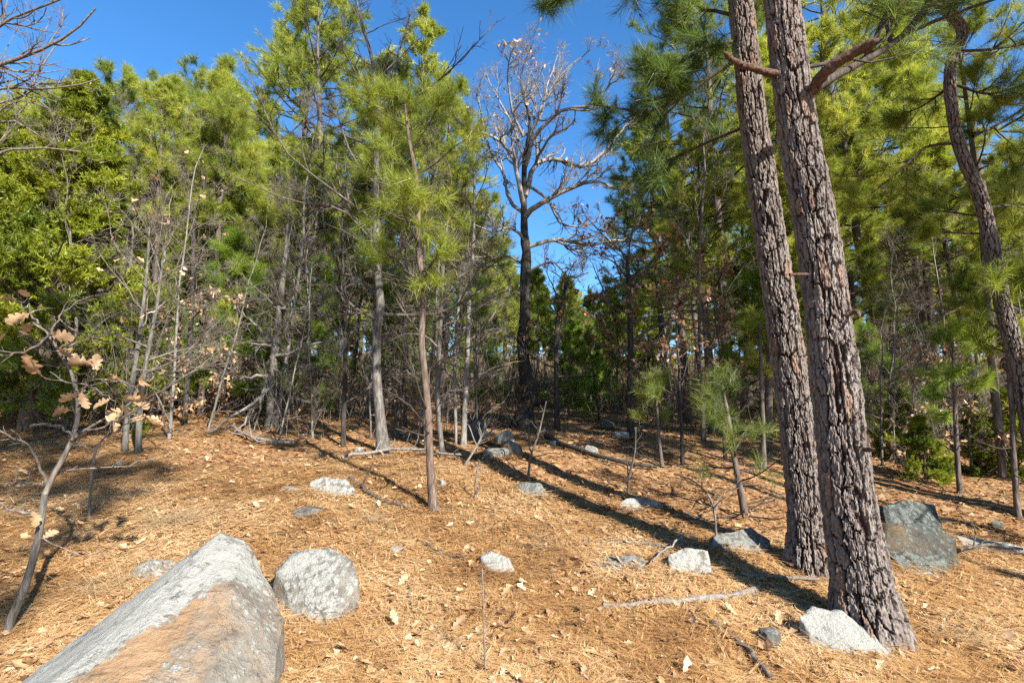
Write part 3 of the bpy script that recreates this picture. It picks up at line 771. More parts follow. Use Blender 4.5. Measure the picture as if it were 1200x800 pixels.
def pine_px(label, pts, seed, t0, n, spread, top=None, mat='needle', bark='bark_pine', nsub=6, ntw=4, nn=34, L=.17, w=.005, group=None, el=(0, .8), Y=None, lean=(0, 0), sides=14):
    rng = np.random.default_rng(seed)
    P, Rr = px_line(pts, Y=Y)
    if top: P, Rr = extend(P, Rr, top, .015, 6, lean)
    o = np.array([P[1, 0], P[1, 1], gz(P[1, 0], P[1, 1])])
    wood, leaf = Geo(), Geo()
    C, CR = pine_limbs(rng, P, Rr, t0, n, lambda f: spread * (.35 + .65 * np.sin(np.pi * (.25 + .72 * f))), el=el)
    pine_foliage(rng, C, CR, wood, leaf, nsub, ntw, nn, L, w)
    nd = 9; p, T, r = sample(P[None], Rr[None], np.zeros(nd, int), rng.uniform(.15, t0, nd))
    Cd = grow(rng, p, norm(rng.normal(0, 1, (nd, 3)) * np.array([[1, 1, .3]])), rng.uniform(.3, .9, nd), 5, .2, 0)
    Rd = np.minimum(r * .3, .012)[:, None] * np.linspace(1, .3, 5)[None]; wood.tubes(Cd, Rd, 4)
    s = spawn(rng, Cd, Rd, 4, .3, 1, .7, .5, 4, .2, 0, rmin=.0022); wood.tubes(*s, 3)
    return make_tree('pine_tree', label, 'pine tree', group, o, P, Rr, wood, leaf, M[bark], M[mat], M['bark_limb'], sides=sides)

pine_px('thin young pine with a reddish scaly stem, alone at the clearing edge', [(508, 597, 11.7), (504, 545, 9.4), (502, 490, 8.6), (498, 440, 8.2), (494, 400, 7.8), (496, 340, 7.4), (490, 290, 7.0), (490, 244, 6.2), (487, 205, 5.5), (479, 161, 3.9), (474, 120, 2.3)], 51, .58, 15, .95, mat='needle', bark='bark_red', nsub=4, ntw=3, nn=34, L=.2, w=.004, el=(.1, .9))
pine_px('tall thin pine pole with a sunlit stem, beside the thin dark straight trunk', [(236, 487, 9), (237, 450, 8.5), (244, 400, 8), (249, 362, 8), (253, 320, 7), (258, 240, 6), (262, 180, 5), (266, 130, 3)], 52, .58, 26, 1.3)
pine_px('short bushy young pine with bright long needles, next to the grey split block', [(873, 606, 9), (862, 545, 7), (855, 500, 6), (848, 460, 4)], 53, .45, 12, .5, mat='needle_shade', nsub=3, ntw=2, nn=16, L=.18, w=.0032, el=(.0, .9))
pine_px('dark straight pine trunk of the crossing pair behind the twin pines', [(1058, 512, 15), (1045, 460, 14), (1032, 405, 12), (1020, 350, 11), (1007, 292, 10), (995, 220, 9)], 54, .68, 22, 1.7, top=9.5, bark='bark_pine')
pine_px('thinner leaning pine of the crossing pair behind the twin pines', [(1060, 505, 10), (1055, 455, 9), (1051, 417, 9), (1044, 375, 8), (1032, 335, 8), (1015, 300, 7), (1000, 250, 6)], 55, .7, 20, 1.5, top=8)
pine_px('dark pine with a kinked trunk standing between the crossing pair and the crooked pine', [(1110, 500, 12), (1097, 430, 11), (1087, 392, 10), (1077, 345, 9), (1068, 270, 8), (1062, 200, 7)], 56, .6, 24, 1.8, top=9)
pine_px('shaded pine trunk rising right behind the crooked pine', [(1178, 598, 12), (1172, 520, 11), (1163, 430, 11), (1156, 340, 9), (1150, 250, 8)], 57, .72, 18, 1.3, top=8.5, Y=7.5)
pine_px('slender pine by the bright flat rock near the crooked pine', [(1193, 606, 9), (1188, 540, 8), (1186, 480, 8), (1180, 400, 7), (1176, 330, 5)], 58, .68, 12, .6, mat='needle', nsub=4, ntw=3)
pine_px('young pine stem in front of the rusty brush behind the dark boulder', [(1125, 578, 7), (1122, 540, 7), (1120, 500, 6), (1118, 450, 5), (1116, 400, 3)], 59, .6, 8, .4, mat='needle_young', nsub=3, ntw=3)
pine_px('thin young pine behind the split grey block, with sparse lower boughs', [(895, 548, 7), (894, 500, 6), (892, 440, 5), (890, 380, 3)], 60, .72, 7, .35, mat='needle', nsub=3, ntw=3)
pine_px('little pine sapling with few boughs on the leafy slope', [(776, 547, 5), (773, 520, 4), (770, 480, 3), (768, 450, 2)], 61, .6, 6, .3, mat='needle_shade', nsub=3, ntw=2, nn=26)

# dead snag with white fallen limbs
def snag():
    rng = np.random.default_rng(71)
    P, Rr = px_line([(316, 500, 11), (317, 470, 9.5), (322, 412, 9), (327, 367, 8.5), (331, 330, 7), (335, 290, 5), (337, 262, 2)])
    Y = P[4, 1]
    o = np.array([P[1, 0], P[1, 1], gz(P[1, 0], P[1, 1])])
    E = [([(318, 450), (300, 470), (262, 494), (245, 508)], -.9, 5), ([(313, 440), (306, 470), (297, 505)], -.5, 4), ([(316, 400), (300, 380), (284, 365)], -.3, 4.5), ([(320, 405), (330, 385), (345, 368), (358, 366)], -.4, 4),
         ([(318, 418), (345, 412), (375, 400), (405, 393)], -.6, 5), ([(320, 405), (300, 403), (290, 402)], -.4, 4), ([(325, 362), (310, 345), (292, 330)], .2, 3), ([(325, 362), (350, 362), (385, 352)], -.5, 3.5),
         ([(312, 440), (290, 442), (274, 445)], -.5, 4), ([(318, 430), (340, 445), (350, 480)], -.6, 3), ([(326, 370), (345, 345), (350, 310)], .3, 3), ([(312, 455), (290, 488), (275, 506)], -.8, 3.5)]
    wood = Geo()
    Cs = np.array([spline(np.array([at(x, y, Y + d * i / (len(e) - 1)) for i, (x, y) in enumerate(e)]), 9) for e, d, w in E])
    Rs = np.array([size_at(w, P[4]) / 2 * np.linspace(1, .3, 9) for e, d, w in E])
    Cs[:, 1:-1] += rng.normal(0, .015, (len(Cs), 7, 3))
    wood.tubes(Cs, Rs, 6); s = spawn(rng, Cs, Rs, 6, .2, 1, .7, .4, 5, .2, 0, rmin=.004); wood.tubes(*s, 4)
    s = spawn(rng, *s, 4, .2, 1, .7, .5, 4, .2, 0, rmin=.003); wood.tubes(*s, 3)
    make_tree('dead_tree', 'broken dead snag with a fan of bleached white limbs reaching the ground', 'dead tree', None, o, P, Rr, wood, None, M['bark_grey'], None, M['dead'])
snag()

# bare tree whose limbs reach in at the upper left
bare_px('bare grey hardwood with pale sunlit limbs hanging over the green cedar', [(-95, 520, 20.8), (-85, 400, 19.2), (-75, 250, 16.0), (-62, 100, 11.2), (-55, 0, 8.0), (-50, -80, 4.0)], 'bark_grey', 18, lambda f: 2.0, (5, 5, 4), 81, .45, Y=7.0,
        extra=[([(-70, 130), (-20, 85), (40, 62), (85, 38), (112, 10)], -.3, 7), ([(-70, 150), (-10, 105), (40, 105), (90, 100), (118, 92)], .3, 5), ([(-65, 90), (0, 30), (50, 8), (95, -10)], -.5, 5),
               ([(-70, 170), (-10, 125), (30, 110), (60, 60), (80, 45)], .5, 4), ([(-70, 190), (0, 130), (25, 118), (60, 128)], 0, 4)])

# ------------------------------------------------------------------ prototypes for the stand behind
GP = 'pines of the background stand'
PROTO = {}
park = []
LP = 'background pine with a scaly trunk and clumped green crown'
PROTO['A'] = (pine_proto(101, 13, .15, .45, 46, 3.0, 6, 5, 20, .19, .0095, top=.45, label=LP, group=GP), 13, 2.5)
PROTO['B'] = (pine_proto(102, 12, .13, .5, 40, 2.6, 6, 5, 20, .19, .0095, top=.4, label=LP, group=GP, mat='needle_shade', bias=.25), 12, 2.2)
PROTO['C'] = (pine_proto(103, 9, .095, .40, 46, 1.9, 6, 5, 20, .19, .009, top=.3, label=LP, group=GP), 9, 1.7)
PROTO['D'] = (pine_proto(104, 7, .06, .40, 36, 1.3, 6, 4, 26, .19, .0085, top=.3, label=LP, group=GP, crook=.03), 7, 1.15)
PROTO['E'] = (pine_proto(105, 3.4, .035, .2, 24, .85, 6, 4, 28, .19, .006, label='young background pine with long bright needles down to knee height', group='young pines among the trunks', mat='needle_young', bark='bark_red', dead=3), 3.4, .85)
for k_, a_ in (('A', (201, 13, .15, .38, 48, 3.0, 6, 4, 16, .24, .022)), ('B', (202, 12, .13, .42, 44, 2.6, 6, 4, 16, .24, .022)), ('C', (203, 9, .095, .36, 44, 1.9, 5, 4, 16, .24, .02)), ('D', (204, 7, .06, .36, 36, 1.3, 5, 4, 16, .23, .018))):
    PROTO[k_ + '2'] = (pine_proto(*a_, top=.4, label=LP, group=GP), a_[1], a_[5])
PROTO['P'] = (pine_proto(107, 9, .075, .62, 24, 1.4, 6, 4, 24, .19, .009, top=.4, label=LP, group=GP, crook=.06, dead=16), 9, 1.4)
PROTO['V'] = (pine_proto(106, 18, .18, .78, 32, 2.1, 7, 4, 24, .2, .012, top=.5, label=LP, group=GP), 18, 2.0)
GB = 'bare hardwoods among the background pines'
LB = 'slim leafless grey hardwood among the background pines'
PROTO['h'] = (bare_proto(111, 8, .06, .35, 22, lambda f: 1.9 - .9 * f, (5, 4, 3), LB, GB), 8, 1.5)
PROTO['i'] = (bare_proto(112, 6, .035, .25, 20, lambda f: 1.3 - .5 * f, (5, 4, 3), LB, GB), 6, 1.1)
PROTO['j'] = (bare_proto(113, 4, .02, .2, 18, lambda f: 1.0 - .4 * f, (4, 4, 3), LB, GB), 4, .9)
PROTO['k'] = (bare_proto(116, 4.6, .017, .15, 20, lambda f: 1.1 - .4 * f, (5, 4, 3), LB, GB, bark='bark_pale', el=(.1, .9), wig=.22), 4.6, 1.0)
LO = 'small oak still holding clusters of rusty brown leaves under the pines'
PROTO['o'] = (bare_proto(114, 4, .03, .25, 20, lambda f: 1.4 - .6 * f, (4, 4, 3), LO, 'leaf-holding little oaks under the pines', bark='bark_dark', leaves=520, leafL=.11, name='oak_sapling', cat='oak sapling'), 4, 1.2)
PROTO['p'] = (bare_proto(115, 2.2, .016, .15, 18, lambda f: .9 - .3 * f, (4, 3, 3), LO, 'leaf-holding little oaks under the pines', bark='bark_grey', leaves=420, leafL=.11, name='oak_sapling', cat='oak sapling', lmat='leaf_tan'), 2.2, .8)
LS = 'leafless twiggy shrub of the brown undergrowth below the trees'
def brush_proto(seed, h, n, spread, leaves):
    rng = np.random.default_rng(seed)
    g, lf = Geo(), Geo()
    S = np.column_stack([rng.normal(0, .25, n), rng.normal(0, .25, n), np.full(n, -.1)])
    D = np.column_stack([rng.normal(0, spread, n), rng.normal(0, spread, n), np.ones(n)])
    C = grow(rng, S, D, h * rng.uniform(.6, 1.2, n), 6, .14, 0)
    CR = rng.uniform(.004, .009, n)[:, None] * np.linspace(1, .4, 6)[None]
    g.tubes(C, CR, 4)
    a = spawn(rng, C, CR, 6, .2, 1, .6, .45, 5, .18, .03, rmin=.003); g.tubes(*a, 3)
    b = spawn(rng, *a, 3, .2, 1, .6, .5, 4, .18, .03, rmin=.0022); g.tubes(*b, 3)
    t = thing('undergrowth_shrub', (0, 0, 0), LS, 'shrub', 'twiggy undergrowth shrubs')
    link('stems', g.mesh('stems'), M['twig'], t)
    if leaves:
        i = rng.integers(0, len(b[0]), leaves)
        simple_leaves(rng, lf, b[0][i, -1], rng.normal(0, .7, (leaves, 3)) + np.array([[0, 0, -.4]]), .08)
        link('dry_leaves', lf.mesh('dry_leaves', False), M['leaf_brown'], t)
    return t
PROTO['s'] = (brush_proto(121, 1.5, 16, .35, 50), 1.5, .8)
PROTO['t'] = (brush_proto(122, 1.1, 14, .5, 120), 1.1, .8)
PROTO['u'] = (brush_proto(123, 2.1, 14, .28, 30), 2.1, .8)

# cedar: flat sprays of tiny scale leaves
def cedar_proto(seed, h, r0, spread, n, nsub, ntw, nn, L, w, t0=.05, label='', group=None, lean=None):
    rng = np.random.default_rng(seed)
    P, Rr = trunk_poly(rng, h, r0, crook=.03)
    wood, leaf = Geo(), Geo()
    C, CR = pine_limbs(rng, P, Rr, t0, n, lambda f: spread * (1.02 - f) ** .75, el=(.05, .9))
    wood.tubes(C, CR, 5)
    S, SR = spawn(rng, C, CR, nsub, .2, 1, .7, .4, 5, .1, .04, .3, .6, .003, .1); wood.tubes(S, SR, 3)
    T_, TR = spawn(rng, S, SR, ntw, .15, 1, .6, .5, 4, .1, .06, .2, .4, .002, .08)
    cl = np.repeat(np.repeat(rng.uniform(0, .8, len(C)), nsub), ntw)
    for j in (1, 2, 3):
        needles(rng, leaf, T_[:, j], T_[:, j] - T_[:, j - 1] + .02 * np.array([[0, 0, 1.]]), nn, L, w, .55, L, np.clip(cl + rng.normal(0, .15, len(T_)), 0, 1))
    return make_tree('cedar_tree', label, 'cedar tree', group, (0, 0, 0), P, Rr, wood, leaf, M['bark_red'], M['cedar'], sides=10)
cedar_big = cedar_proto(131, 5.8, .12, 1.9, 84, 10, 7, 16, .085, .015, label='broad dense yellow-green cedar at the clearing edge beside the lobed-leaf sapling')
p0 = on(45, 505); p0 = at(35, 500, 8.0)
cedar_big.location = (p0[0], p0[1], gz(p0[0], p0[1]))
c2 = copy_thing(cedar_big, (at(-60, 500, 9)[0], 9.2, gz(at(-60, 500, 9)[0], 9.2)), 2.1, 1.0, 'second tall cedar, darker, crowded behind the broad yellow-green cedar')
c3 = copy_thing(cedar_big, (at(120, 500, 10)[0], 10.3, gz(at(120, 500, 10)[0], 10.3)), 4.0, .75, 'smaller cedar filling the gap behind the broad yellow-green cedar')
cedar_small = cedar_proto(132, 1.7, .02, .75, 34, 7, 6, 14, .07, .012, .02, 'low feathery green cedar sapling in the brush past the dark boulder', 'low cedar saplings past the dark boulder')
spots = [(1085, 565), (1150, 556), (1060, 540), (1195, 560)]
for i, (a, b) in enumerate(spots):
    q = on(a, b); o = cedar_small if i == 0 else copy_thing(cedar_small, q, i * 1.7, 1.0)
    o.scale = (.5 + .07 * (i % 4),) * 3
    o.location = (q[0], q[1], gz(q[0], q[1])); o.rotation_euler[2] = i * 1.7

# ------------------------------------------------------------------ plant the stand
SK = np.array([(-300, 40), (0, 130), (60, 125), (130, 105), (180, 92), (250, 100), (268, 70), (300, 20), (380, 5), (470, 40), (520, 95), (545, 140), (570, 230), (600, 300), (640, 320), (680, 335), (715, 350), (740, 310), (762, 130), (800, 70), (850, 60), (900, 190), (1000, 220), (1100, 190), (1500, 150)])
def sky_limit(x, y, rad):
    out = 1e9
    for dx in (-rad, 0, rad):
        px = 600 + FPX * (x + dx) / (y * .99)
        py = np.interp(px, SK[:, 0], SK[:, 1])
        p = at(px, py, y); out = min(out, p[2])
    return out
used = set(); placed = []
ZONES = [(160, 'the broad cedar'), (300, 'the tall pine pole'), (420, 'the dead snag'), (560, 'the thin red pine'), (700, 'the bent bare oak'), (900, 'the slim rusty-leaved oak'), (1060, 'the twin pines'), (9999, 'the crooked pine')]
def describe(o, key, x, y, h):
    if y < 1.5: zone = 'opposite the stand, beyond the open straw'
    else:
        px = 600 + FPX * x / y
        zone = next(z for m, z in ZONES if px < m)
        far = 'close' if y < 13 else ('well' if y < 20 else ('deep' if y < 30 else 'very far'))
        zone = far + ' behind ' + zone
    if key in 'ABCDVP':
        size = 'towering' if h > 11.5 else ('tall' if h > 9 else ('middling' if h > 6.5 else 'short'))
        form = {'A': 'broad-crowned', 'B': 'high-crowned', 'C': 'full-crowned', 'D': 'slender', 'V': 'top-tufted', 'P': 'pole-trunked'}[key]
        lab = f'{size} {form} green pine {zone}'
    elif key == 'E': lab = f'young bushy pine {"waist-high" if h < 2.6 else "head-high" if h < 3.4 else "overhead"} {zone}'
    elif key in 'hijk': lab = f'{"tall" if h > 6 else "middling" if h > 4 else "small"} leafless {"pale thin" if key == "k" else "grey"} hardwood {zone}'
    elif key in 'op': lab = f'{"small" if h > 2.6 else "shrubby"} oak with {"rusty" if key == "o" else "tan"} clinging leaves {zone}'
    else: lab = f'{ {"s": "upright", "t": "low sprawling", "u": "tall thin"}[key] } bare twiggy shrub {zone}'
    o['label'] = lab
    o['group'] = o['group'].split(':')[0] + ': ' + lab if False else o['group']
    return o
def plant(key, x, y, rz, sc, tilt=(0, 0)):
    if y > 17.5 and key + '2' in PROTO: key += '2'
    src, h, rad = PROTO[key]
    loc = (x, y, gz(x, y))
    if key not in used:
        used.add(key); o = src; o.location = loc; o.rotation_euler = (*tilt, rz); o.scale = (sc,) * 3
    else: o = copy_thing(src, loc, rz, sc, tilt=tilt)
    return describe(o, key[0], x, y, h * sc)
def far_enough(x, y, d):
    return all((x - a) ** 2 + (y - b) ** 2 > d * d for a, b in placed)

rng = np.random.default_rng(2024)
# hand-set crowns that make the skyline
for key, px, Y, top in [('A', 385, 16, 2), ('B', 330, 18, 35), ('A', 455, 19, 45), ('B', 205, 15, 88), ('C', 165, 13, 112), ('C', 120, 15, 100), ('D', 265, 12, 105), ('C', 290, 14, 130), ('C', 350, 12.5, 190), ('D', 415, 12, 200),
                        ('C', 520, 15, 110), ('D', 545, 13, 190), ('C', 560, 17, 235), ('B', 800, 15, 75), ('A', 850, 13, -20), ('C', 780, 17, 150), ('A', 1000, 15, -60), ('B', 930, 17, -40), ('B', 1180, 15, -80), ('C', 1090, 12, 60), ('C', 830, 11, 160), ('D', 1140, 10, 160), ('D', 985, 10, 200), ('D', 690, 17, 345), ('D', 720, 20, 360), ('C', 740, 22, 330), ('D', 660, 22, 330), ('E', 700, 14, 395), ('D', 600, 19, 330), ('D', 630, 25, 320),
                        ('C', 60, 13, 140), ('C', 10, 15, 135), ('D', 185, 11, 190), ('D', 215, 13, 175), ('E', 190, 10.5, 300), ('E', 285, 10.8, 290), ('E', 352, 10.2, 310), ('E', 470, 11, 300), ('D', 300, 11.2, 225), ('D', 465, 11.5, 215), ('E', 560, 12, 330), ('E', 665, 13, 385), ('E', 690, 16, 370)]:
    src, h, rad = PROTO[key]
    x = at(px, 400, Y)[0]; sc = (at(px, top, Y)[2] - gz(x, Y)) / h
    plant(key, x, Y, rng.uniform(0, 6.28), sc, (rng.normal(0, .02), rng.normal(0, .02))); placed.append((x, Y))
# the rest of the stand
n_ok = 0
for _ in range(4000):
    if n_ok >= 140: break
    y = rng.uniform(11, 70); x = rng.uniform(-1.25, 1.3) * y
    if not far_enough(x, y, 1.1 + .03 * y): continue
    hmax = sky_limit(x, y, 1.4) - gz(x, y)
    key = rng.choice(['A', 'B', 'C', 'D'], p=[.25, .25, .3, .2])
    src, h, rad = PROTO[key]
    if hmax / h < .55: key = 'D'; src, h, rad = PROTO[key]
    if hmax / h < .4: key = 'E'; src, h, rad = PROTO[key]
    sc = min(rng.uniform(.8, 1.15), hmax / h)
    if sc < .5: continue
    plant(key, x, y, rng.uniform(0, 6.28), sc, (rng.normal(0, .03), rng.normal(0, .03))); placed.append((x, y)); n_ok += 1
# far rows on the rising ground
n_ok = 0
for _ in range(3000):
    if n_ok >= 85: break
    y = rng.uniform(34, 100); x = rng.uniform(-1.1, 1.1) * y
    if not far_enough(x, y, 2.2): continue
    hmax = sky_limit(x, y, 1.6) - gz(x, y)
    key = rng.choice(['A', 'B', 'C', 'D']); h = PROTO[key][1]
    sc = min(rng.uniform(.8, 1.2), hmax / h)
    if sc < .35: continue
    plant(key, x, y, rng.uniform(0, 6.28), sc); placed.append((x, y)); n_ok += 1
def far_brush():
    r_ = np.random.default_rng(909)
    n = 3600
    y = np.exp(r_.uniform(math.log(20), math.log(105), n)); x = r_.uniform(-1.15, 1.15, n) * y
    m = 16
    b = np.repeat(np.stack([x, y, ground_z(x, y)], -1), m, 0) + np.column_stack([r_.normal(0, .45, n * m), r_.normal(0, .45, n * m), np.full(n * m, -.1)])
    h = np.repeat(r_.uniform(.7, 2.2, n), m) * r_.uniform(.5, 1.2, n * m)
    tip = b + np.column_stack([r_.normal(0, .35, n * m), r_.normal(0, .35, n * m), np.ones(n * m)]) * h[:, None]
    w = (.012 + .0007 * np.repeat(y, m))[:, None]
    sd = norm(np.column_stack([r_.normal(0, 1, n * m), r_.normal(0, 1, n * m), np.zeros(n * m)])) * w
    g = Geo(); V = np.stack([b - sd, b + sd, tip], 1).reshape(-1, 3)
    g.add(V, np.arange(len(V)).reshape(-1, 3), np.repeat(np.repeat(r_.uniform(0, 1, n), m), 3))
    # small leaves and needles caught in it
    k = 26000; i = r_.integers(0, n * m, k); q = b[i] + (tip[i] - b[i]) * r_.uniform(.3, 1.0, (k, 1))
    a1, a2 = r_.normal(0, .07, (k, 3)), r_.normal(0, .07, (k, 3))
    g.add(np.stack([q, q + a1, q + a2], 1).reshape(-1, 3), np.arange(3 * k).reshape(-1, 3), np.repeat(r_.uniform(.4, 1, k), 3))
    t = NT('far_brush'); c = t.ramp(t.attr('tint'), [(0, (.10, .075, .055)), (.45, (.17, .13, .09)), (.7, (.12, .14, .04)), (1, (.24, .14, .07))])
    o = link('far_undergrowth', g.mesh('far_undergrowth', False), t.leafy(c, .2)); o['kind'] = 'stuff'
    tag(o, 'brown and green undergrowth deep between the far trunks', 'undergrowth')
far_brush()
# bare hardwoods, little oaks and young pines between them
n_ok = 0
for _ in range(4000):
    if n_ok >= 66: break
    y = rng.uniform(8.6, 26); x = rng.uniform(-1.15, 1.2) * y
    if abs(x - 0.3) < 3.0 and y < 10.2: continue
    if not far_enough(x, y, .6): continue
    key = rng.choice(['h', 'i', 'j', 'o', 'p', 'E'], p=[.12, .24, .26, .1, .14, .14])
    src, h, rad = PROTO[key]
    hmax = sky_limit(x, y, .8) - gz(x, y)
    sc = min(rng.uniform(.75, 1.2), max(hmax, 2.6) / h)
    plant(key, x, y, rng.uniform(0, 6.28), sc, (rng.normal(0, .05), rng.normal(0, .05))); placed.append((x, y)); n_ok += 1
# slim dark poles
n_ok = 0
for _ in range(2000):
    if n_ok >= 36: break
    y = rng.uniform(8.8, 22); x = rng.uniform(-1.05, 1.1) * y
    if abs(x - .5) < 3 and y < 11: continue
    if -.1 < x / y < .28 and rng.random() < .8: continue
    if not far_enough(x, y, .7): continue
    hmax = sky_limit(x, y, 1.2) - gz(x, y) if x / y < .45 else 9.5
    sc = min(rng.uniform(.75, 1.1), hmax / 9)
    if sc < .45: continue
    plant('P', x, y, rng.uniform(0, 6.28), sc, (rng.normal(0, .05), rng.normal(0, .05))); placed.append((x, y)); n_ok += 1
# thin stems and brush along the edge of the clearing
for i in range(42):
    y = rng.uniform(7.6, 10.6); x = rng.uniform(-8.5, -.9) if i % 4 else rng.uniform(4.5, 9)
    if 228 < 600 + FPX * x / y < 350: continue
    key = ['j', 's', 'u', 'i', 's', 'u', 'j', 't'][i % 8]
    plant(key, x, y, rng.uniform(0, 6.28), rng.uniform(.6, 1.0), (rng.normal(0, .08), rng.normal(0, .08)))
for i in range(21):
    y = rng.uniform(7.4, 10.4); px = rng.uniform(120, 600) if i % 3 else rng.uniform(1030, 1230)
    if 575 < px < 640: continue
    x = (px - 600) / FPX * y
    plant('k', x, y, rng.uniform(0, 6.28), rng.uniform(.5, 1.05), (rng.normal(0, .1), rng.normal(0, .1)))
# undergrowth
for i in range(150):
    y = rng.uniform(9.0, 26); x = rng.uniform(-1.15, 1.15) * y
    if abs(x - 0.5) < 2.6 and y < 10.5: continue
    if 235 < 600 + FPX * x / y < 345 and y < 11: continue
    plant(rng.choice(['s', 't', 'u']), x, y, rng.uniform(0, 6.28), rng.uniform(.7, 1.25))
# out of frame: pines beside and behind the viewer whose shade falls into the clearing
for key, x, y, sc in [('P', 8.0, 3.6, 1.1), ('P', 9.4, 4.6, 1.0), ('P', 7.6, 2.5, 1.15), ('P', 10.6, 3.9, 1.1), ('P', 12, 6.2, 1.0), ('V', 7.4, -10.35, 1.0), ('P', 5.8, 2.8, 1.1), ('P', 6.6, 3.1, 1.1), ('B', -5, -7, 1.0), ('C', -10, 3.5, 1.0), ('B', -13, 6, 1.0), ('C', 14, 9, 1.1)]:
    plant(key, x, y, rng.uniform(0, 6.28), sc)
# a rusty oak behind the twin pines' needles
for key, px, py, sc in [('o', 800, 545, .78), ('o', 850, 540, .7), ('p', 1075, 560, .7), ('p', 1110, 552, .8), ('p', 1140, 556, .7), ('p', 250, 492, .9), ('p', 190, 500, .8), ('p', 262, 482, .7)]:
    q = on(px, py); plant(key, q[0], q[1], rng.uniform(0, 6.28), sc)
for key in [k for k in PROTO if k not in used]: plant(key, 20, 30, 0, 1)

# ------------------------------------------------------------------ rocks
STONES = []
def rock_mesh(pts, seed, sub=4, smooth=1, amp=.05, lich=.45, stain=.0, scale=1.0, colour=None):
    bm = bmesh.new()
    for p in pts: bm.verts.new(tuple(float(c) for c in p))
    r = bmesh.ops.convex_hull(bm, input=bm.verts)
    bmesh.ops.delete(bm, geom=list({g for g in r['geom_interior'] + r['geom_unused'] if isinstance(g, bmesh.types.BMVert)}), context='VERTS')
    bmesh.ops.triangulate(bm, faces=bm.faces)
    for i in range(sub):
        long_e = [e for e in bm.edges]
        bmesh.ops.subdivide_edges(bm, edges=long_e, cuts=1, use_grid_fill=True)
        if i == 2:
            for _ in range(int(2 * smooth)): bmesh.ops.smooth_vert(bm, verts=bm.verts, factor=.5, use_axis_x=True, use_axis_y=True, use_axis_z=True)
    bm.normal_update()
    co = np.array([v.co[:] for v in bm.verts]); no = np.array([v.normal[:] for v in bm.verts])
    q = co / scale + seed * 7.3
    co0 = co
    d = noise3(q * 2.2, seed) * 1.0 + .5 * noise3(q * 5, seed + 1) + .28 * noise3(q * 12, seed + 2) + .14 * noise3(q * 28, seed + 3)
    # bedding ledges
    d = d + .25 * np.abs(noise3(q * np.array([[1.5, 1.5, 7.]]), seed + 4))
    co = co + no * (d * amp * scale)[:, None]
    if colour is None:
        L = lich + .5 * noise3(q * 3, seed + 8) + .35 * (no[:, 2] - .5)
        S = stain + .5 * noise3(q * 2.3, seed + 9) - .25 * no[:, 2]
    else: L, S = colour(co, no, q)
    for v, c in zip(bm.verts, co): v.co = c
    me = bpy.data.meshes.new('rock'); bm.to_mesh(me); bm.free()
    for k, a in (('lichen', np.clip(L, -1, 1.3)), ('stain', np.clip(S, 0, 1))):
        t = me.attributes.new(k, 'FLOAT', 'POINT'); t.data.foreach_set('value', a.astype(np.float32))
    me.polygons.foreach_set('use_smooth', np.ones(len(me.polygons), bool))
    return me

def rock(label, px, py, w, h, seed, mat='rock_light', flat=.5, lich=.45, stain=.1, deep=.8, rz=0., n=8, sub=4, name='rock', smooth=1, tilt=0):
    """px,py: the foot of the visible face; w,h visible size in pixels"""
    r_ = np.random.default_rng(seed)
    g = on(px, py)
    W = size_at(w, g); Hh = size_at(h, g) * 1.0; D = W * deep
    c = np.array([g[0], g[1] + D * .4, 0]); c[2] = gz(c[0], c[1])
    pts = []
    if smooth == 0: n = 6
    for i in range(n):
        a = 2 * np.pi * (i + r_.uniform(-.35, .35)) / n
        rr = r_.uniform(.85, 1.1)
        low = np.array([math.cos(a) * W * .52 * rr, math.sin(a) * D * .52 * rr, -.35 * Hh - .06])
        s = r_.uniform(.3, .97)
        hi = np.array([math.cos(a) * W * .5 * s, math.sin(a) * D * .5 * s, Hh * r_.uniform(.1, .95) * (1.15 - .35 * s)])
        if smooth == 0: s = r_.uniform(.78, .96); hi = np.array([math.cos(a) * W * .5 * s, math.sin(a) * D * .5 * s, Hh * r_.uniform(.68, .95)])
        pts += [low, hi]
    pts = np.array(pts)
    pts[:, 2] += tilt * pts[:, 0]
    ca, sa = math.cos(rz), math.sin(rz)
    pts[:, :2] = pts[:, :2] @ np.array([[ca, sa], [-sa, ca]])
    me = rock_mesh(pts, seed, sub, smooth, .05, lich, stain, max(W, .25))
    o = link(name, me, M[mat], None, c); STONES.append((c[0], c[1], W * .52, D * .52))
    return tag(o, label, 'rock')

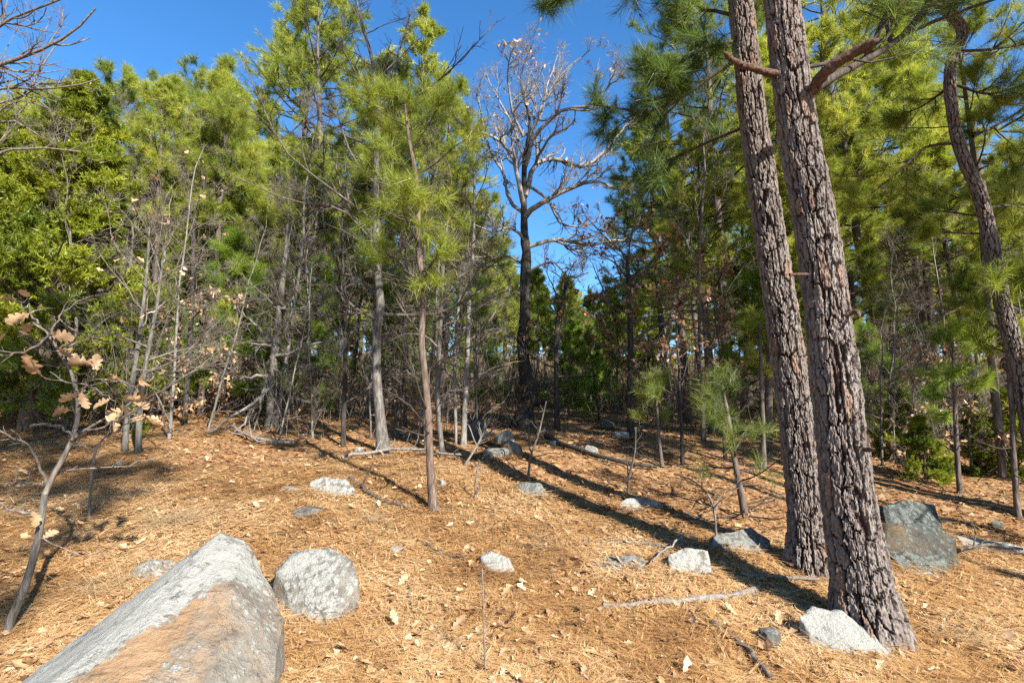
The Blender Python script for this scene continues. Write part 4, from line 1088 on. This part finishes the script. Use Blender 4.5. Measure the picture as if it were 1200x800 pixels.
def hero_boulder():
    def P(a, b, y): return at(a, b, y)
    pts = [P(258, 627, 3.22), P(285, 633, 3.25), P(303, 655, 3.25), P(322, 690, 3.15), P(334, 725, 3.0), P(333, 745, 2.95), P(318, 800, 2.65), P(300, 860, 2.45),
           P(262, 672, 2.95), P(272, 690, 2.86), P(205, 712, 2.7), P(165, 738, 2.55), P(100, 775, 2.42), P(50, 805, 2.3),
           P(212, 662, 3.2), P(150, 712, 3.05), P(90, 752, 2.85), P(30, 790, 2.65), P(-10, 830, 2.4), P(235, 850, 2.3), P(120, 880, 2.1)]
    pts = np.array(pts)
    low = pts.copy(); low[:, 2] = np.minimum(ground_z(low[:, 0], low[:, 1]) - .25, low[:, 2]); low[:, 1] += .1
    c = np.array([pts[:, 0].mean(), pts[:, 1].mean(), 0]); c[2] = gz(c[0], c[1])
    allp = np.vstack([pts, low]) - c
    e = P(262, 672, 2.95) - c; f = P(50, 805, 2.3) - c
    def colour(co, no, q):
        rel = co - e; d = norm((f - e)[None, :2])[0]
        front = rel[:, :2] @ np.array([-d[1], d[0]]) * (1 if -d[0] * 1.0 > 0 else -1)
        front = -front if (np.array([-d[1], d[0]]) @ np.array([.3, -1.])) * (1 if -d[0] > 0 else -1) < 0 else front
        wob = .10 * noise3(q * 3.3, 5) + .05 * noise3(q * 11, 6)
        fr = sstep(-.02, .10, front + wob)              # the broken tan flank below the ridge
        rt = sstep(-.06, .06, rel[:, 0] + .5 * rel[:, 2] * 0 + wob)      # the weathered grey end
        S = fr * (1 - .75 * rt) * (.95 + .7 * noise3(q * 2.1, 7)) + .12 * rt
        L = (1 - fr) * (.85 + .9 * noise3(q * 5, 8)) + fr * (1 - rt) * (-.35 + .8 * noise3(q * 4, 9)) + fr * rt * (.05 + .7 * noise3(q * 5, 10))
        return L, S
    me = rock_mesh(allp, 3, 6, 0, .05, scale=1.0, colour=colour)
    o = link('boulder', me, M['rock_light'], None, c)
    tag(o, 'largest boulder, long ridged sandstone with white lichen top and orange flank', 'rock')
hero_boulder()

ROCKS = [
    ('low grey-green stone peeping out behind the largest boulder', 168, 682, 70, 20, 203, 'rock_light', dict(deep=.6, lich=.4, tilt=.25)),
    ('small flat grey stone almost sunk in the straw beside the pale rounded stone', 335, 577, 36, 6, 205, 'rock_grey', dict()),
    ('thin purplish grey slab sunk flat in the straw', 350, 609, 52, 9, 206, 'rock_grey', dict(lich=.15)),
    ('small white egg-shaped stone in open straw', 461, 652, 27, 14, 207, 'rock_light', dict(lich=.8)),
    ('low tan stone in the striped shade below the rock pile', 625, 582, 52, 14, 213, 'rock_grey', dict(lich=.4, stain=.3)),
    ('uppermost stone of the rock pile below the bent oak', 592, 522, 30, 18, 214, 'rock_grey', dict(lich=.6, stain=.2)),
    ('broad low stone of the rock pile below the bent oak', 580, 538, 36, 15, 215, 'rock_grey', dict(lich=.4)),
    ('rounded brownish stone of the rock pile below the bent oak', 604, 536, 28, 22, 216, 'rock_grey', dict(lich=.3, stain=.4)),
    ('upright dark weathered rock beside the white stems', 556, 518, 30, 28, 217, 'rock_dark', dict(lich=.3, smooth=0, deep=.6)),
    ('small bright stone on the leafy slope past the bent oak', 692, 533, 26, 12, 218, 'rock_light', dict(lich=.6)),
    ('tiny pale stone near the oak foot on the leafy slope', 648, 524, 18, 8, 219, 'rock_light', dict(lich=.6)),
    ('pale stone at the foot of the slim rusty-leaved oak', 729, 515, 24, 9, 220, 'rock_light', dict(lich=.6)),
    ('dark lump of rock uphill on the leafy slope', 712, 503, 22, 12, 221, 'rock_dark', dict()),
    ('small sharp grey block in the straw below the bright sloping slab', 910, 763, 30, 20, 223, 'rock_grey', dict(lich=.4, smooth=0, n=7)),
    ('small dark stone on the slope above the bright flat lichen rock', 1176, 622, 22, 10, 228, 'rock_dark', dict()),
    ('little grey stone by the forked grey tree', 135, 548, 14, 12, 229, 'rock_grey', dict(lich=.6)),
    ('small pale stone at the foot of the grey knee hardwood', 418, 532, 16, 7, 230, 'rock_light', dict()),
    ('small pale stone in the shade beside the thin red pine', 518, 572, 18, 9, 231, 'rock_light', dict(lich=.6)),
    ('small tan stone among tan leaves below the flat beige rock', 688, 640, 16, 7, 232, 'rock_light', dict()),
]
for lab, px, py, w, h, sd, mt, kw in ROCKS: rock(lab, px, py, w, h, sd, mt, **kw)

def rock_outline(label, pts, seed, mat, lich, stain, lean=.9, back=.45, smooth=1, amp=.04):
    """a stone whose near face has this outline; the upper points lie farther back on its sloping top"""
    ym = max(p[1] for p in pts); foot = [p for p in pts if p[1] == ym][0]
    g = on(*foot); W = size_at(max(p[0] for p in pts) - min(p[0] for p in pts), g)
    P = np.array([at(a, b, g[1] + lean * size_at(ym - b, g)) for a, b in pts])
    c = P.mean(0); c[2] = gz(c[0], c[1])
    B = (P - P.mean(0)) * .8 + P.mean(0); B[:, 1] += back * W; B[:, 2] -= .12 * W
    Lw = P.copy(); Lw[:, 2] = np.minimum(Lw[:, 2], ground_z(Lw[:, 0], Lw[:, 1])) - .2
    B2 = B.copy(); B2[:, 2] = ground_z(B2[:, 0], B2[:, 1]) - .2
    me = rock_mesh(np.vstack([P, B, Lw, B2]) - c, seed, 4, smooth, amp, lich, stain, max(W, .25))
    STONES.append((c[0], c[1] + back * W * .3, W * .5, (P[:, 1].max() - P[:, 1].min()) * .5 + back * W * .4))
    return tag(link('rock', me, M[mat], None, c), label, 'rock')
for a_ in [
    ('rounded white-topped boulder with a tan flank beside the largest boulder', [(322, 668), (345, 645), (385, 640), (412, 656), (419, 685), (402, 708), (378, 735), (350, 712), (335, 692)], 202, 'rock_light', .4, .35, .8, .3, 0),
    ('pale rounded stone in the straw below the grey knee hardwood', [(362, 564), (378, 557), (405, 561), (415, 572), (405, 584), (380, 583), (366, 575)], 204, 'rock_light', .4, .2),
    ('white wedge-shaped stone half buried in open straw', [(562, 650), (575, 645), (597, 655), (604, 670), (590, 676), (572, 666)], 208, 'rock_light', .75, .1),
    ('low flat beige rock half covered by tan leaves', [(690, 662), (710, 651), (745, 649), (762, 656), (757, 671), (720, 677), (697, 674)], 209, 'rock_grey', .5, .3, 1.4),
    ('pale square-faced block beside the flat beige rock', [(786, 673), (783, 650), (802, 642), (829, 645), (836, 672)], 210, 'rock_light', .6, .1, .4, .35, 0),
    ('split grey angular block at the foot of the bushy young pine', [(832, 640), (837, 630), (866, 626), (880, 617), (902, 632), (899, 646), (877, 648)], 211, 'rock_grey', .5, .0, .8, .4, 0),
    ('lichen-grey humped stone among the shadow stripes', [(725, 590), (735, 582), (755, 583), (778, 590), (781, 598), (750, 600), (728, 597)], 212, 'rock_light', .5, .25),
    ('bright white sloping slab leaning under the foot of the larger twin pine', [(936, 722), (952, 710), (985, 716), (1018, 738), (1052, 772), (1028, 776), (980, 758), (948, 740)], 222, 'rock_light', 1.1, .0, .7, .06, 0),
    ('dark mossy block on top of the big rocks behind the twin pines', [(1034, 592), (1062, 587), (1094, 592), (1103, 612), (1088, 626), (1040, 624)], 224, 'rock_dark', .3, .1, .6, .5, 0),
    ('brown broad rock in the middle of the big rocks behind the twin pines', [(1036, 616), (1088, 612), (1119, 630), (1124, 652), (1110, 670), (1040, 662)], 225, 'rock_dark', .1, .5, .5, .4, 0),
    ('low grey-green slab at the front of the big rocks behind the twin pines', [(1040, 645), (1085, 641), (1110, 655), (1118, 684), (1100, 682), (1055, 664)], 226, 'rock_dark', .6, .0, 1.0, .4, 0),
    ('bright flat lichen rock beside the dark boulder stack', [(1118, 624), (1145, 630), (1190, 637), (1216, 645), (1200, 656), (1150, 650), (1128, 638)], 227, 'rock_light', .7, .1, 1.3, .2)]:
    if len(a_) > 8 and a_[8] == 0: a_ = a_ + (.075,)
    rock_outline(*a_)

# ------------------------------------------------------------------ sticks and fallen branches
def stick(label, pts, w0, w1, seed, mat='dead', lift=.02, twigs=0, name='fallen_branch'):
    r_ = np.random.default_rng(seed)
    Q = np.array([on(a, b) for a, b in pts]); k = max(8, 3 * len(pts))
    S = spline(Q, k); S[:, 2] = ground_z(S[:, 0], S[:, 1]) + lift + r_.normal(0, .006, k)
    S[1:-1, :2] += r_.normal(0, .008, (k - 2, 2))
    ra = np.linspace(size_at(w0, Q[0]) / 2, size_at(w1, Q[-1]) / 2, k) * r_.uniform(.9, 1.1, k)
    g = Geo(); g.tubes(S - S[0], ra, 8)
    if twigs:
        a = spawn(r_, (S - S[0])[None], ra[None], twigs, .2, 1, .8, .3, 5, .2, .12, rmin=.003); g.tubes(*a, 4)
        b = spawn(r_, *a, 3, .3, 1, .7, .5, 4, .2, .05, rmin=.002); g.tubes(*b, 3)
    tag(link(name, g.mesh(name), M[mat], None, S[0]), label, 'branch')
stick('pale straight fallen branch lying in the straw before the twin pines', [(706, 713), (770, 708), (830, 702), (885, 694)], 6, 8, 301)
stick('dark curved dead branch in the straw below the small sharp grey block', [(835, 732), (865, 757), (890, 785), (905, 802)], 5, 7, 302, 'twig_dark', .03)
stick('long thin grey branch across the straw edge of the shadow stripes', [(690, 640), (745, 638), (800, 640)], 3, 5, 303, 'twig', .02)
stick('thin branch leaning between the pale block and the straw', [(765, 672), (785, 655), (802, 640)], 2, 2.5, 304, 'dead', .1, 3)
stick('grey branch lying against the foot of the farther twin pine', [(868, 676), (905, 680), (960, 684)], 5, 4, 305, 'twig', .03)
stick('dark crooked branch in the straw below the pale rounded stone', [(410, 562), (428, 577), (445, 588), (478, 598)], 5, 3, 306, 'twig_dark', .03, 2)
stick('thin dark stick by the white wedge stone', [(500, 640), (515, 652), (548, 658)], 3, 2, 307, 'twig_dark', .03, 2)
stick('dark fallen limb on the shady slope under the bent oak', [(640, 515), (680, 532), (725, 545), (770, 552)], 7, 4, 308, 'bark_dark', .06, 4)
stick('bleached fallen twiggy limb below the white stems', [(400, 543), (440, 535), (490, 533), (540, 540)], 4, 2.5, 309, 'dead', .08, 8)
stick('grey twiggy limb fallen over the straw near the dead snag', [(345, 525), (300, 520), (270, 505)], 4, 3, 310, 'dead', .08, 6)
stick('thin pale stick beside the bright flat lichen rock', [(1050, 677), (1075, 675), (1100, 674)], 3, 2, 311, 'dead', .02)
stick('dark tangled dead branch on the bright flat lichen rock', [(1120, 655), (1160, 648), (1200, 655)], 4, 3, 312, 'twig_dark', .08, 8)
stick('small dark stick in open straw near the white egg-shaped stone', [(478, 690), (480, 705), (486, 722)], 3, 2, 313, 'twig_dark', .02)

# ------------------------------------------------------------------ lobed oak leaves
def oak_leaf_mesh(seed, curl, fold, name='leaf'):
    r_ = np.random.default_rng(seed)
    prof = [(-.18, .008), (0, .012), (.08, .06), (.16, .17), (.22, .19), (.27, .10), (.35, .25), (.41, .30), (.45, .27), (.51, .14), (.59, .31), (.66, .35), (.70, .31), (.76, .17), (.83, .24), (.91, .20), (.97, .10), (1, .02)]
    rows = []
    for i, (t, w) in enumerate(prof):
        for sg in (-1, -.5, 0, .5, 1):
            ww = w * (1 + .1 * r_.uniform(-1, 1)) if abs(sg) == 1 else w
            tt = t + (.03 if abs(sg) == 1 else .01) * (w > .2) + r_.normal(0, .006)
            rows.append((tt, ww * sg, curl * tt * tt * .7 + fold * abs(sg) * w + .03 * math.sin(9 * t + sg * 3)))
    F = [[i * 5 + c, i * 5 + c + 1, i * 5 + c + 6, i * 5 + c + 5] for i in range(len(prof) - 1) for c in range(4)]
    V = np.array(rows)
    return mesh_np(name, V, [np.array(F)], {'tint': np.full(len(V), r_.uniform(.15, 1.0))})
OAKLEAF = [oak_leaf_mesh(400 + i, c, f) for i, (c, f) in enumerate([(.2, .3), (-.4, .5), (.6, .1), (-.2, .7), (.5, .6), (.9, .3), (0, .2), (-.7, .3)])]
for i, m in enumerate(OAKLEAF): m.materials.append(M['leaf_tan'])

def lobed_sapling():
    r_ = np.random.default_rng(44)
    base = on(8, 742); Y = base[1]
    L = lambda pts, dy=0: spline(np.array([at(a, b, Y + dy * i / (len(pts) - 1)) for i, (a, b) in enumerate(pts)]), 12)
    T = L([(4, 760), (12, 728), (28, 690), (40, 650), (48, 610), (53, 575)])
    o = np.array([T[1, 0], T[1, 1], gz(T[1, 0], T[1, 1])])
    t = thing('oak_sapling', o, 'slender grey sapling with curled tan lobed leaves near the largest boulder', 'oak sapling')
    g = Geo(); g.tubes(T - o, np.linspace(size_at(10, base), size_at(6.5, base), 12) / 2, 9)
    me = g.mesh('trunk'); link('trunk', me, M['bark_grey'], t)
    B = [([(53, 578), (66, 545), (84, 520), (90, 495), (92, 470), (86, 445), (72, 415), (58, 392), (38, 378)], .1, 7), ([(88, 512), (120, 500), (150, 485), (180, 468)], -.2, 3.5), ([(53, 568), (40, 530), (20, 515), (-15, 495)], -.3, 4),
         ([(48, 605), (20, 598), (-20, 578)], -.2, 4.5), ([(53, 568), (25, 566), (-20, 570)], .3, 3), ([(54, 565), (75, 553), (110, 548), (150, 545), (185, 537)], .5, 3), ([(84, 516), (75, 500), (55, 496), (35, 500)], 0, 3),
         ([(70, 412), (95, 400), (140, 390), (200, 375)], .5, 3), ([(58, 392), (30, 410), (0, 415), (-30, 405)], 0, 3), ([(86, 447), (110, 455), (135, 470)], -.2, 2.5), ([(60, 392), (70, 370), (95, 352), (130, 345)], .4, 2.5), ([(50, 630), (75, 645), (105, 650), (130, 645)], .2, 2),
         ([(45, 380), (30, 360), (5, 345)], .2, 2.5), ([(92, 470), (105, 445), (140, 448), (160, 455)], -.1, 2.5)]
    g = Geo()
    Cs = np.array([L(p, d) for p, d, w in B]) - o; Rs = np.array([size_at(w, base) / 2 * np.linspace(1, .35, 12) for p, d, w in B])
    Cs[:, 1:-1] += r_.normal(0, .006, (len(B), 10, 3))
    g.tubes(Cs, Rs, 6)
    a = spawn(r_, Cs, Rs, 5, .25, 1, .75, .32, 6, .2, .02, rmin=.002); g.tubes(*a, 4)
    b = spawn(r_, *a, 3, .3, 1, .7, .5, 4, .2, 0, rmin=.0014); g.tubes(*b, 3)
    link('branches', g.mesh('branches'), M['twig'], t)
    spots = [(16, 372, 30), (32, 382, 28), (62, 372, 34), (72, 402, 30), (36, 420, 36), (44, 428, 30), (107, 392, 26), (112, 412, 26), (150, 458, 30), (163, 443, 34), (146, 475, 32), (156, 488, 30), (187, 478, 26), (200, 488, 26), (72, 470, 30), (66, 484, 28), (120, 478, 28), (60, 400, 26), (112, 430, 24), (140, 492, 26), (172, 466, 28), (78, 486, 26), (210, 498, 28), (55, 600, 24), (60, 620, 22), (3, 345, 26), (10, 395, 24), (130, 442, 24), (180, 492, 26), (30, 340, 22)]
    for i, (px, py, s) in enumerate(spots):
        p = at(px, py, Y + r_.uniform(-.25, .2))
        # hang it from the closest twig
        tips = np.concatenate([Cs.reshape(-1, 3), a[0].reshape(-1, 3), b[0].reshape(-1, 3)]) + o
        q = tips[np.argmin(((tips - p) ** 2).sum(1))]
        lf = bpy.data.objects.new('leaf', OAKLEAF[i % len(OAKLEAF)]); COL.objects.link(lf); lf.parent = t
        lf.location = tuple(q * .7 + p * .3 - o)
        lf.location = tuple(q - o)
        sc = size_at(s, p) * .8; lf.scale = (sc, sc, sc)
        d = Vector((*(r_.normal(0, .6, 2)), -.6 + r_.normal(0, .4)))
        if np.linalg.norm(p - q) > .03: d = Vector(tuple(p - q)).normalized() * .8 + d * .5
        lf.rotation_mode = 'QUATERNION'
        lf.rotation_quaternion = d.to_track_quat('X', 'Z') @ Quaternion((1, 0, 0), r_.uniform(-1.2, 1.2))
lobed_sapling()

def twiglet(label, pts, w, seed, nb=4, mat='dead', Y=None, name='dead_sapling', L=.5, extra=None):
    r_ = np.random.default_rng(seed)
    P, Rr = px_line(pts, Y=Y, down=.06)
    o = np.array([P[1, 0], P[1, 1], gz(P[1, 0], P[1, 1])])
    g = Geo(); g.tubes(P - o, Rr, 7)
    C, CR = spawn(r_, (P - o)[None], Rr[None], nb, .25, 1, .8, L, 6, .2, .03, rmin=.0025); g.tubes(C, CR, 4)
    b = spawn(r_, C, CR, 3, .3, 1, .7, .5, 4, .2, .02, rmin=.0018); g.tubes(*b, 3)
    tag(link(name, g.mesh(name), M[mat], None, o), label, 'sapling')
twiglet('bare pale stick of a sapling standing in the straw beside the lobed-leaf sapling', [(104, 608, 4.5), (106, 580, 4), (109, 545, 4), (116, 520, 3), (140, 500, 2), (165, 492, 1.5)], 4, 501, 6, 'bark_grey')
twiglet('thin upright dead stem in the shadow stripes below the bent oak', [(619, 560, 3), (622, 535, 2.5), (632, 505, 2), (640, 470, 1.5)], 3, 502, 6, 'twig_dark')
twiglet('thin dead weed stem rising in the open foreground straw', [(569, 790, 2.5), (567, 740, 2), (566, 690, 1.5), (565, 665, 1)], 2, 503, 5, 'twig')
twiglet('dark little bare sapling among the shadow stripes', [(736, 577, 3), (738, 555, 3), (744, 530, 2), (745, 500, 1.5)], 3, 504, 6, 'twig_dark')
twiglet('short pale dead stem beside the thin red pine', [(557, 585, 3), (558, 560, 2), (562, 540, 1.5)], 3, 505, 6, 'twig')
twiglet('pale bare stems of a small shrub below the white stems', [(545, 545, 3), (560, 520, 2.5), (575, 490, 2)], 3, 506, 10, 'dead', L=.8)
twiglet('grey twiggy dead sapling in front of the bushy young pine', [(840, 640, 3), (835, 590, 2.5), (815, 565, 2), (790, 555, 1.5)], 3, 507, 9, 'twig')

# ------------------------------------------------------------------ fallen oak leaves one can pick out
r_ = np.random.default_rng(77)
for cx, cy, sx, sy, n, where in [(660, 675, 45, 28, 26, 'between the white wedge stone and the flat beige rock'), (790, 665, 30, 18, 22, 'around the pale square-faced block'), (515, 765, 40, 28, 26, 'round the dead weed stem'), (900, 715, 60, 35, 22, 'around the sharp grey block'),
        (760, 755, 120, 35, 26, 'below the pale fallen branch'), (1090, 690, 60, 40, 16, 'below the big dark rocks'), (600, 720, 120, 60, 30, 'in the open below the white wedge stone'), (430, 610, 60, 30, 16, 'below the pale rounded stone'), (640, 615, 80, 25, 20, 'at the edge of the shadow stripes'), (900, 690, 30, 15, 8, 'by the smaller twin pine'), (160, 560, 100, 30, 10, 'near the forked grey tree')]:
    for _ in range(n):
        q = on(r_.normal(cx, sx), min(r_.normal(cy, sy), 815))
        o = bpy.data.objects.new('oak_leaf', OAKLEAF[int(r_.integers(0, 8))]); COL.objects.link(o)
        o.location = (q[0], q[1], gz(q[0], q[1]) + .012 + .02 * r_.random()); o.scale = (r_.uniform(.055, .10),) * 3
        o.rotation_euler = (r_.normal(0, .45), r_.normal(0, .35), r_.uniform(0, 6.28))
        tag(o, 'curled tan oak leaf fallen ' + where, 'leaf', 'fallen oak leaves ' + where)

# ------------------------------------------------------------------ pine straw, litter and dry grass: ground cover
def straw():
    r_ = np.random.default_rng(88)
    n = 230000
    y = np.exp(r_.uniform(math.log(1.7), math.log(13), n)); x = r_.uniform(-1.3, 1.3, n) * (y + .3)
    keep = r_.random(n) > .75 * leafy_amount(x, y)
    x, y = x[keep], y[keep]; n = len(x)
    bank = np.zeros(n)
    for sx, sy, rw, rd in STONES:                       # drifts against the stones
        m = int(min(1500, 900 * (rw + rd) + 150)); ph = r_.uniform(0, 2 * np.pi, m); k = r_.normal(1.16, .12, m)
        x = np.concatenate([x, sx + np.cos(ph) * rw * k]); y = np.concatenate([y, sy + np.sin(ph) * rd * k])
        bank = np.concatenate([bank, np.abs(r_.normal(0, min(.035, .12 * rw), m)) * np.exp(-np.abs(k - 1) * 4)])
    n = len(x)
    a = r_.uniform(0, 2 * np.pi, n) + 1.2 * noise2(x / .7, y / .7, 61)
    L = r_.uniform(.11, .24, n); w = np.maximum(.0013, .00046 * y) * r_.uniform(.7, 1.3, n)
    z = ground_z(x, y) + r_.uniform(.001, .03, n) + bank
    tilt = r_.normal(0, .11, n)
    tint = np.clip(.54 + 1.0 * noise2(x / .9, y / .9, 62) + .6 * noise2(x / .25, y / .25, 63) + r_.normal(0, .24, n), 0, 1)
    g = Geo()
    for da in (0, .12):
        aa = a + da * r_.uniform(.3, 1.5, n)
        d = np.stack([np.cos(aa) * np.cos(tilt), np.sin(aa) * np.cos(tilt), np.sin(tilt)], -1)
        s = np.stack([-np.sin(aa), np.cos(aa), np.zeros(n)], -1) * w[:, None]
        b = np.stack([x, y, z], -1)
        tip = b + d * L[:, None]; tip[:, 2] = np.maximum(tip[:, 2], ground_z(tip[:, 0], tip[:, 1]) + .003)
        V = np.stack([b - s, b + s, tip], 1).reshape(-1, 3)
        g.add(V, np.arange(3 * n).reshape(-1, 3), np.repeat(tint, 3))
    o = link('pine_straw', g.mesh('pine_straw', False), M['straw']); o['kind'] = 'stuff'
    tag(o, 'loose orange pine needles strewn over the forest floor', 'pine straw')
    # leaf litter
    n = 30000
    y = np.exp(r_.uniform(math.log(1.9), math.log(17), n)); x = r_.uniform(-1.25, 1.25, n) * (y + .3)
    keep = r_.random(n) < np.clip(.28 + .9 * leafy_amount(x, y) + 1.6 * np.maximum(0, noise2(x / .5, y / .5, 64) - .08), 0, 1)
    x, y = x[keep], y[keep]; n = len(x)
    b = np.stack([x, y, ground_z(x, y) + r_.uniform(.004, .03, n)], -1)
    d = np.stack([r_.normal(0, 1, n), r_.normal(0, 1, n), r_.normal(0, .12, n)], -1)
    g = Geo()
    # keep them lying: build with a near-vertical fold normal
    prof = [(0, .03), (.22, .26), (.38, .17), (.62, .42), (.78, .22), (1, 0.0)]
    dn = norm(d); s = norm(np.cross(np.array([[0, 0, 1.]]) + r_.normal(0, .3, (n, 3)), dn)); u = np.cross(dn, s)
    ln = r_.uniform(.035, .09, n)[:, None]; curl = r_.uniform(-.3, .8, n)[:, None]; fold = r_.uniform(0, .6, n)[:, None]
    rows = []
    for t, w in prof:
        c = b + dn * ln * t + u * ln * curl * t * t * .5
        for sg in (-1, 0, 1): rows.append(c + s * ln * w * .8 * sg + u * ln * w * fold * abs(sg))
    V = np.stack(rows, 1); m = len(rows)
    f = [[i * 3 + c, i * 3 + c + 1, i * 3 + c + 4, i * 3 + c + 3] for i in range(5) for c in (0, 1)]
    F = (np.arange(n)[:, None, None] * m + np.array(f)[None]).reshape(-1, 4)
    tint = np.clip(r_.beta(1.6, 1.6, n) - .25 * leafy_amount(x, y), 0, 1)
    g.add(V.reshape(-1, 3), F, np.repeat(tint, m))
    o = link('leaf_litter', g.mesh('leaf_litter', False), M['leaf_litter']); o['kind'] = 'stuff'
    tag(o, 'brown leaf litter scattered over the slope', 'leaf litter')
    # fine twig debris
    n = 2600
    y = np.exp(r_.uniform(math.log(2), math.log(12), n)); x = r_.uniform(-1.25, 1.25, n) * y
    S = np.stack([x, y, ground_z(x, y) + .012], -1); D = np.stack([r_.normal(0, 1, n), r_.normal(0, 1, n), r_.normal(0, .1, n)], -1)
    P = grow(r_, S, D, r_.uniform(.06, .35, n), 4, .2, 0)
    P[:, :, 2] = ground_z(P[:, :, 0], P[:, :, 1]) + .012
    g = Geo(); g.tubes(P, (np.maximum(.0015, .0004 * y) * r_.uniform(.7, 1.6, n))[:, None] * np.linspace(1, .6, 4)[None], 4)
    o = link('twig_debris', g.mesh('twig_debris'), M['twig']); o['kind'] = 'stuff'
    tag(o, 'fine broken twigs littered over straw and leaves', 'twigs')
straw()

def grass_tuft(label, px, py, n, L, seed):
    r_ = np.random.default_rng(seed); c = on(px, py); c[2] = gz(c[0], c[1])
    S = np.column_stack([r_.normal(0, .09, n), r_.normal(0, .07, n), np.zeros(n)])
    D = np.column_stack([r_.normal(0, .9, n), r_.normal(0, .9, n), np.full(n, .8)])
    P = grow(r_, S, D, L * r_.uniform(.5, 1.2, n), 6, .12, -.16)
    g = Geo(); g.tubes(P, np.full((n, 1), .0016) * np.linspace(1, .4, 6)[None], 3, r_.uniform(0, 1, n))
    tag(link('grass_tuft', g.mesh('grass_tuft'), M['grass'], None, c), label, 'grass')
grass_tuft('dry pale grass tuft arching behind the low grey-green stone', 205, 612, 170, .4, 601)
grass_tuft('faint dry grass tuft beside the largest boulder on the bare straw', 130, 690, 90, .3, 602)
grass_tuft('thin dry grass tuft at the straw edge near the pale rounded stone', 435, 610, 70, .3, 603)
grass_tuft('small dry grass tuft among tan leaves by the white wedge stone', 640, 640, 60, .25, 604)
grass_tuft('dry grass tuft in the straw below the bright flat lichen rock', 1120, 745, 90, .25, 605)
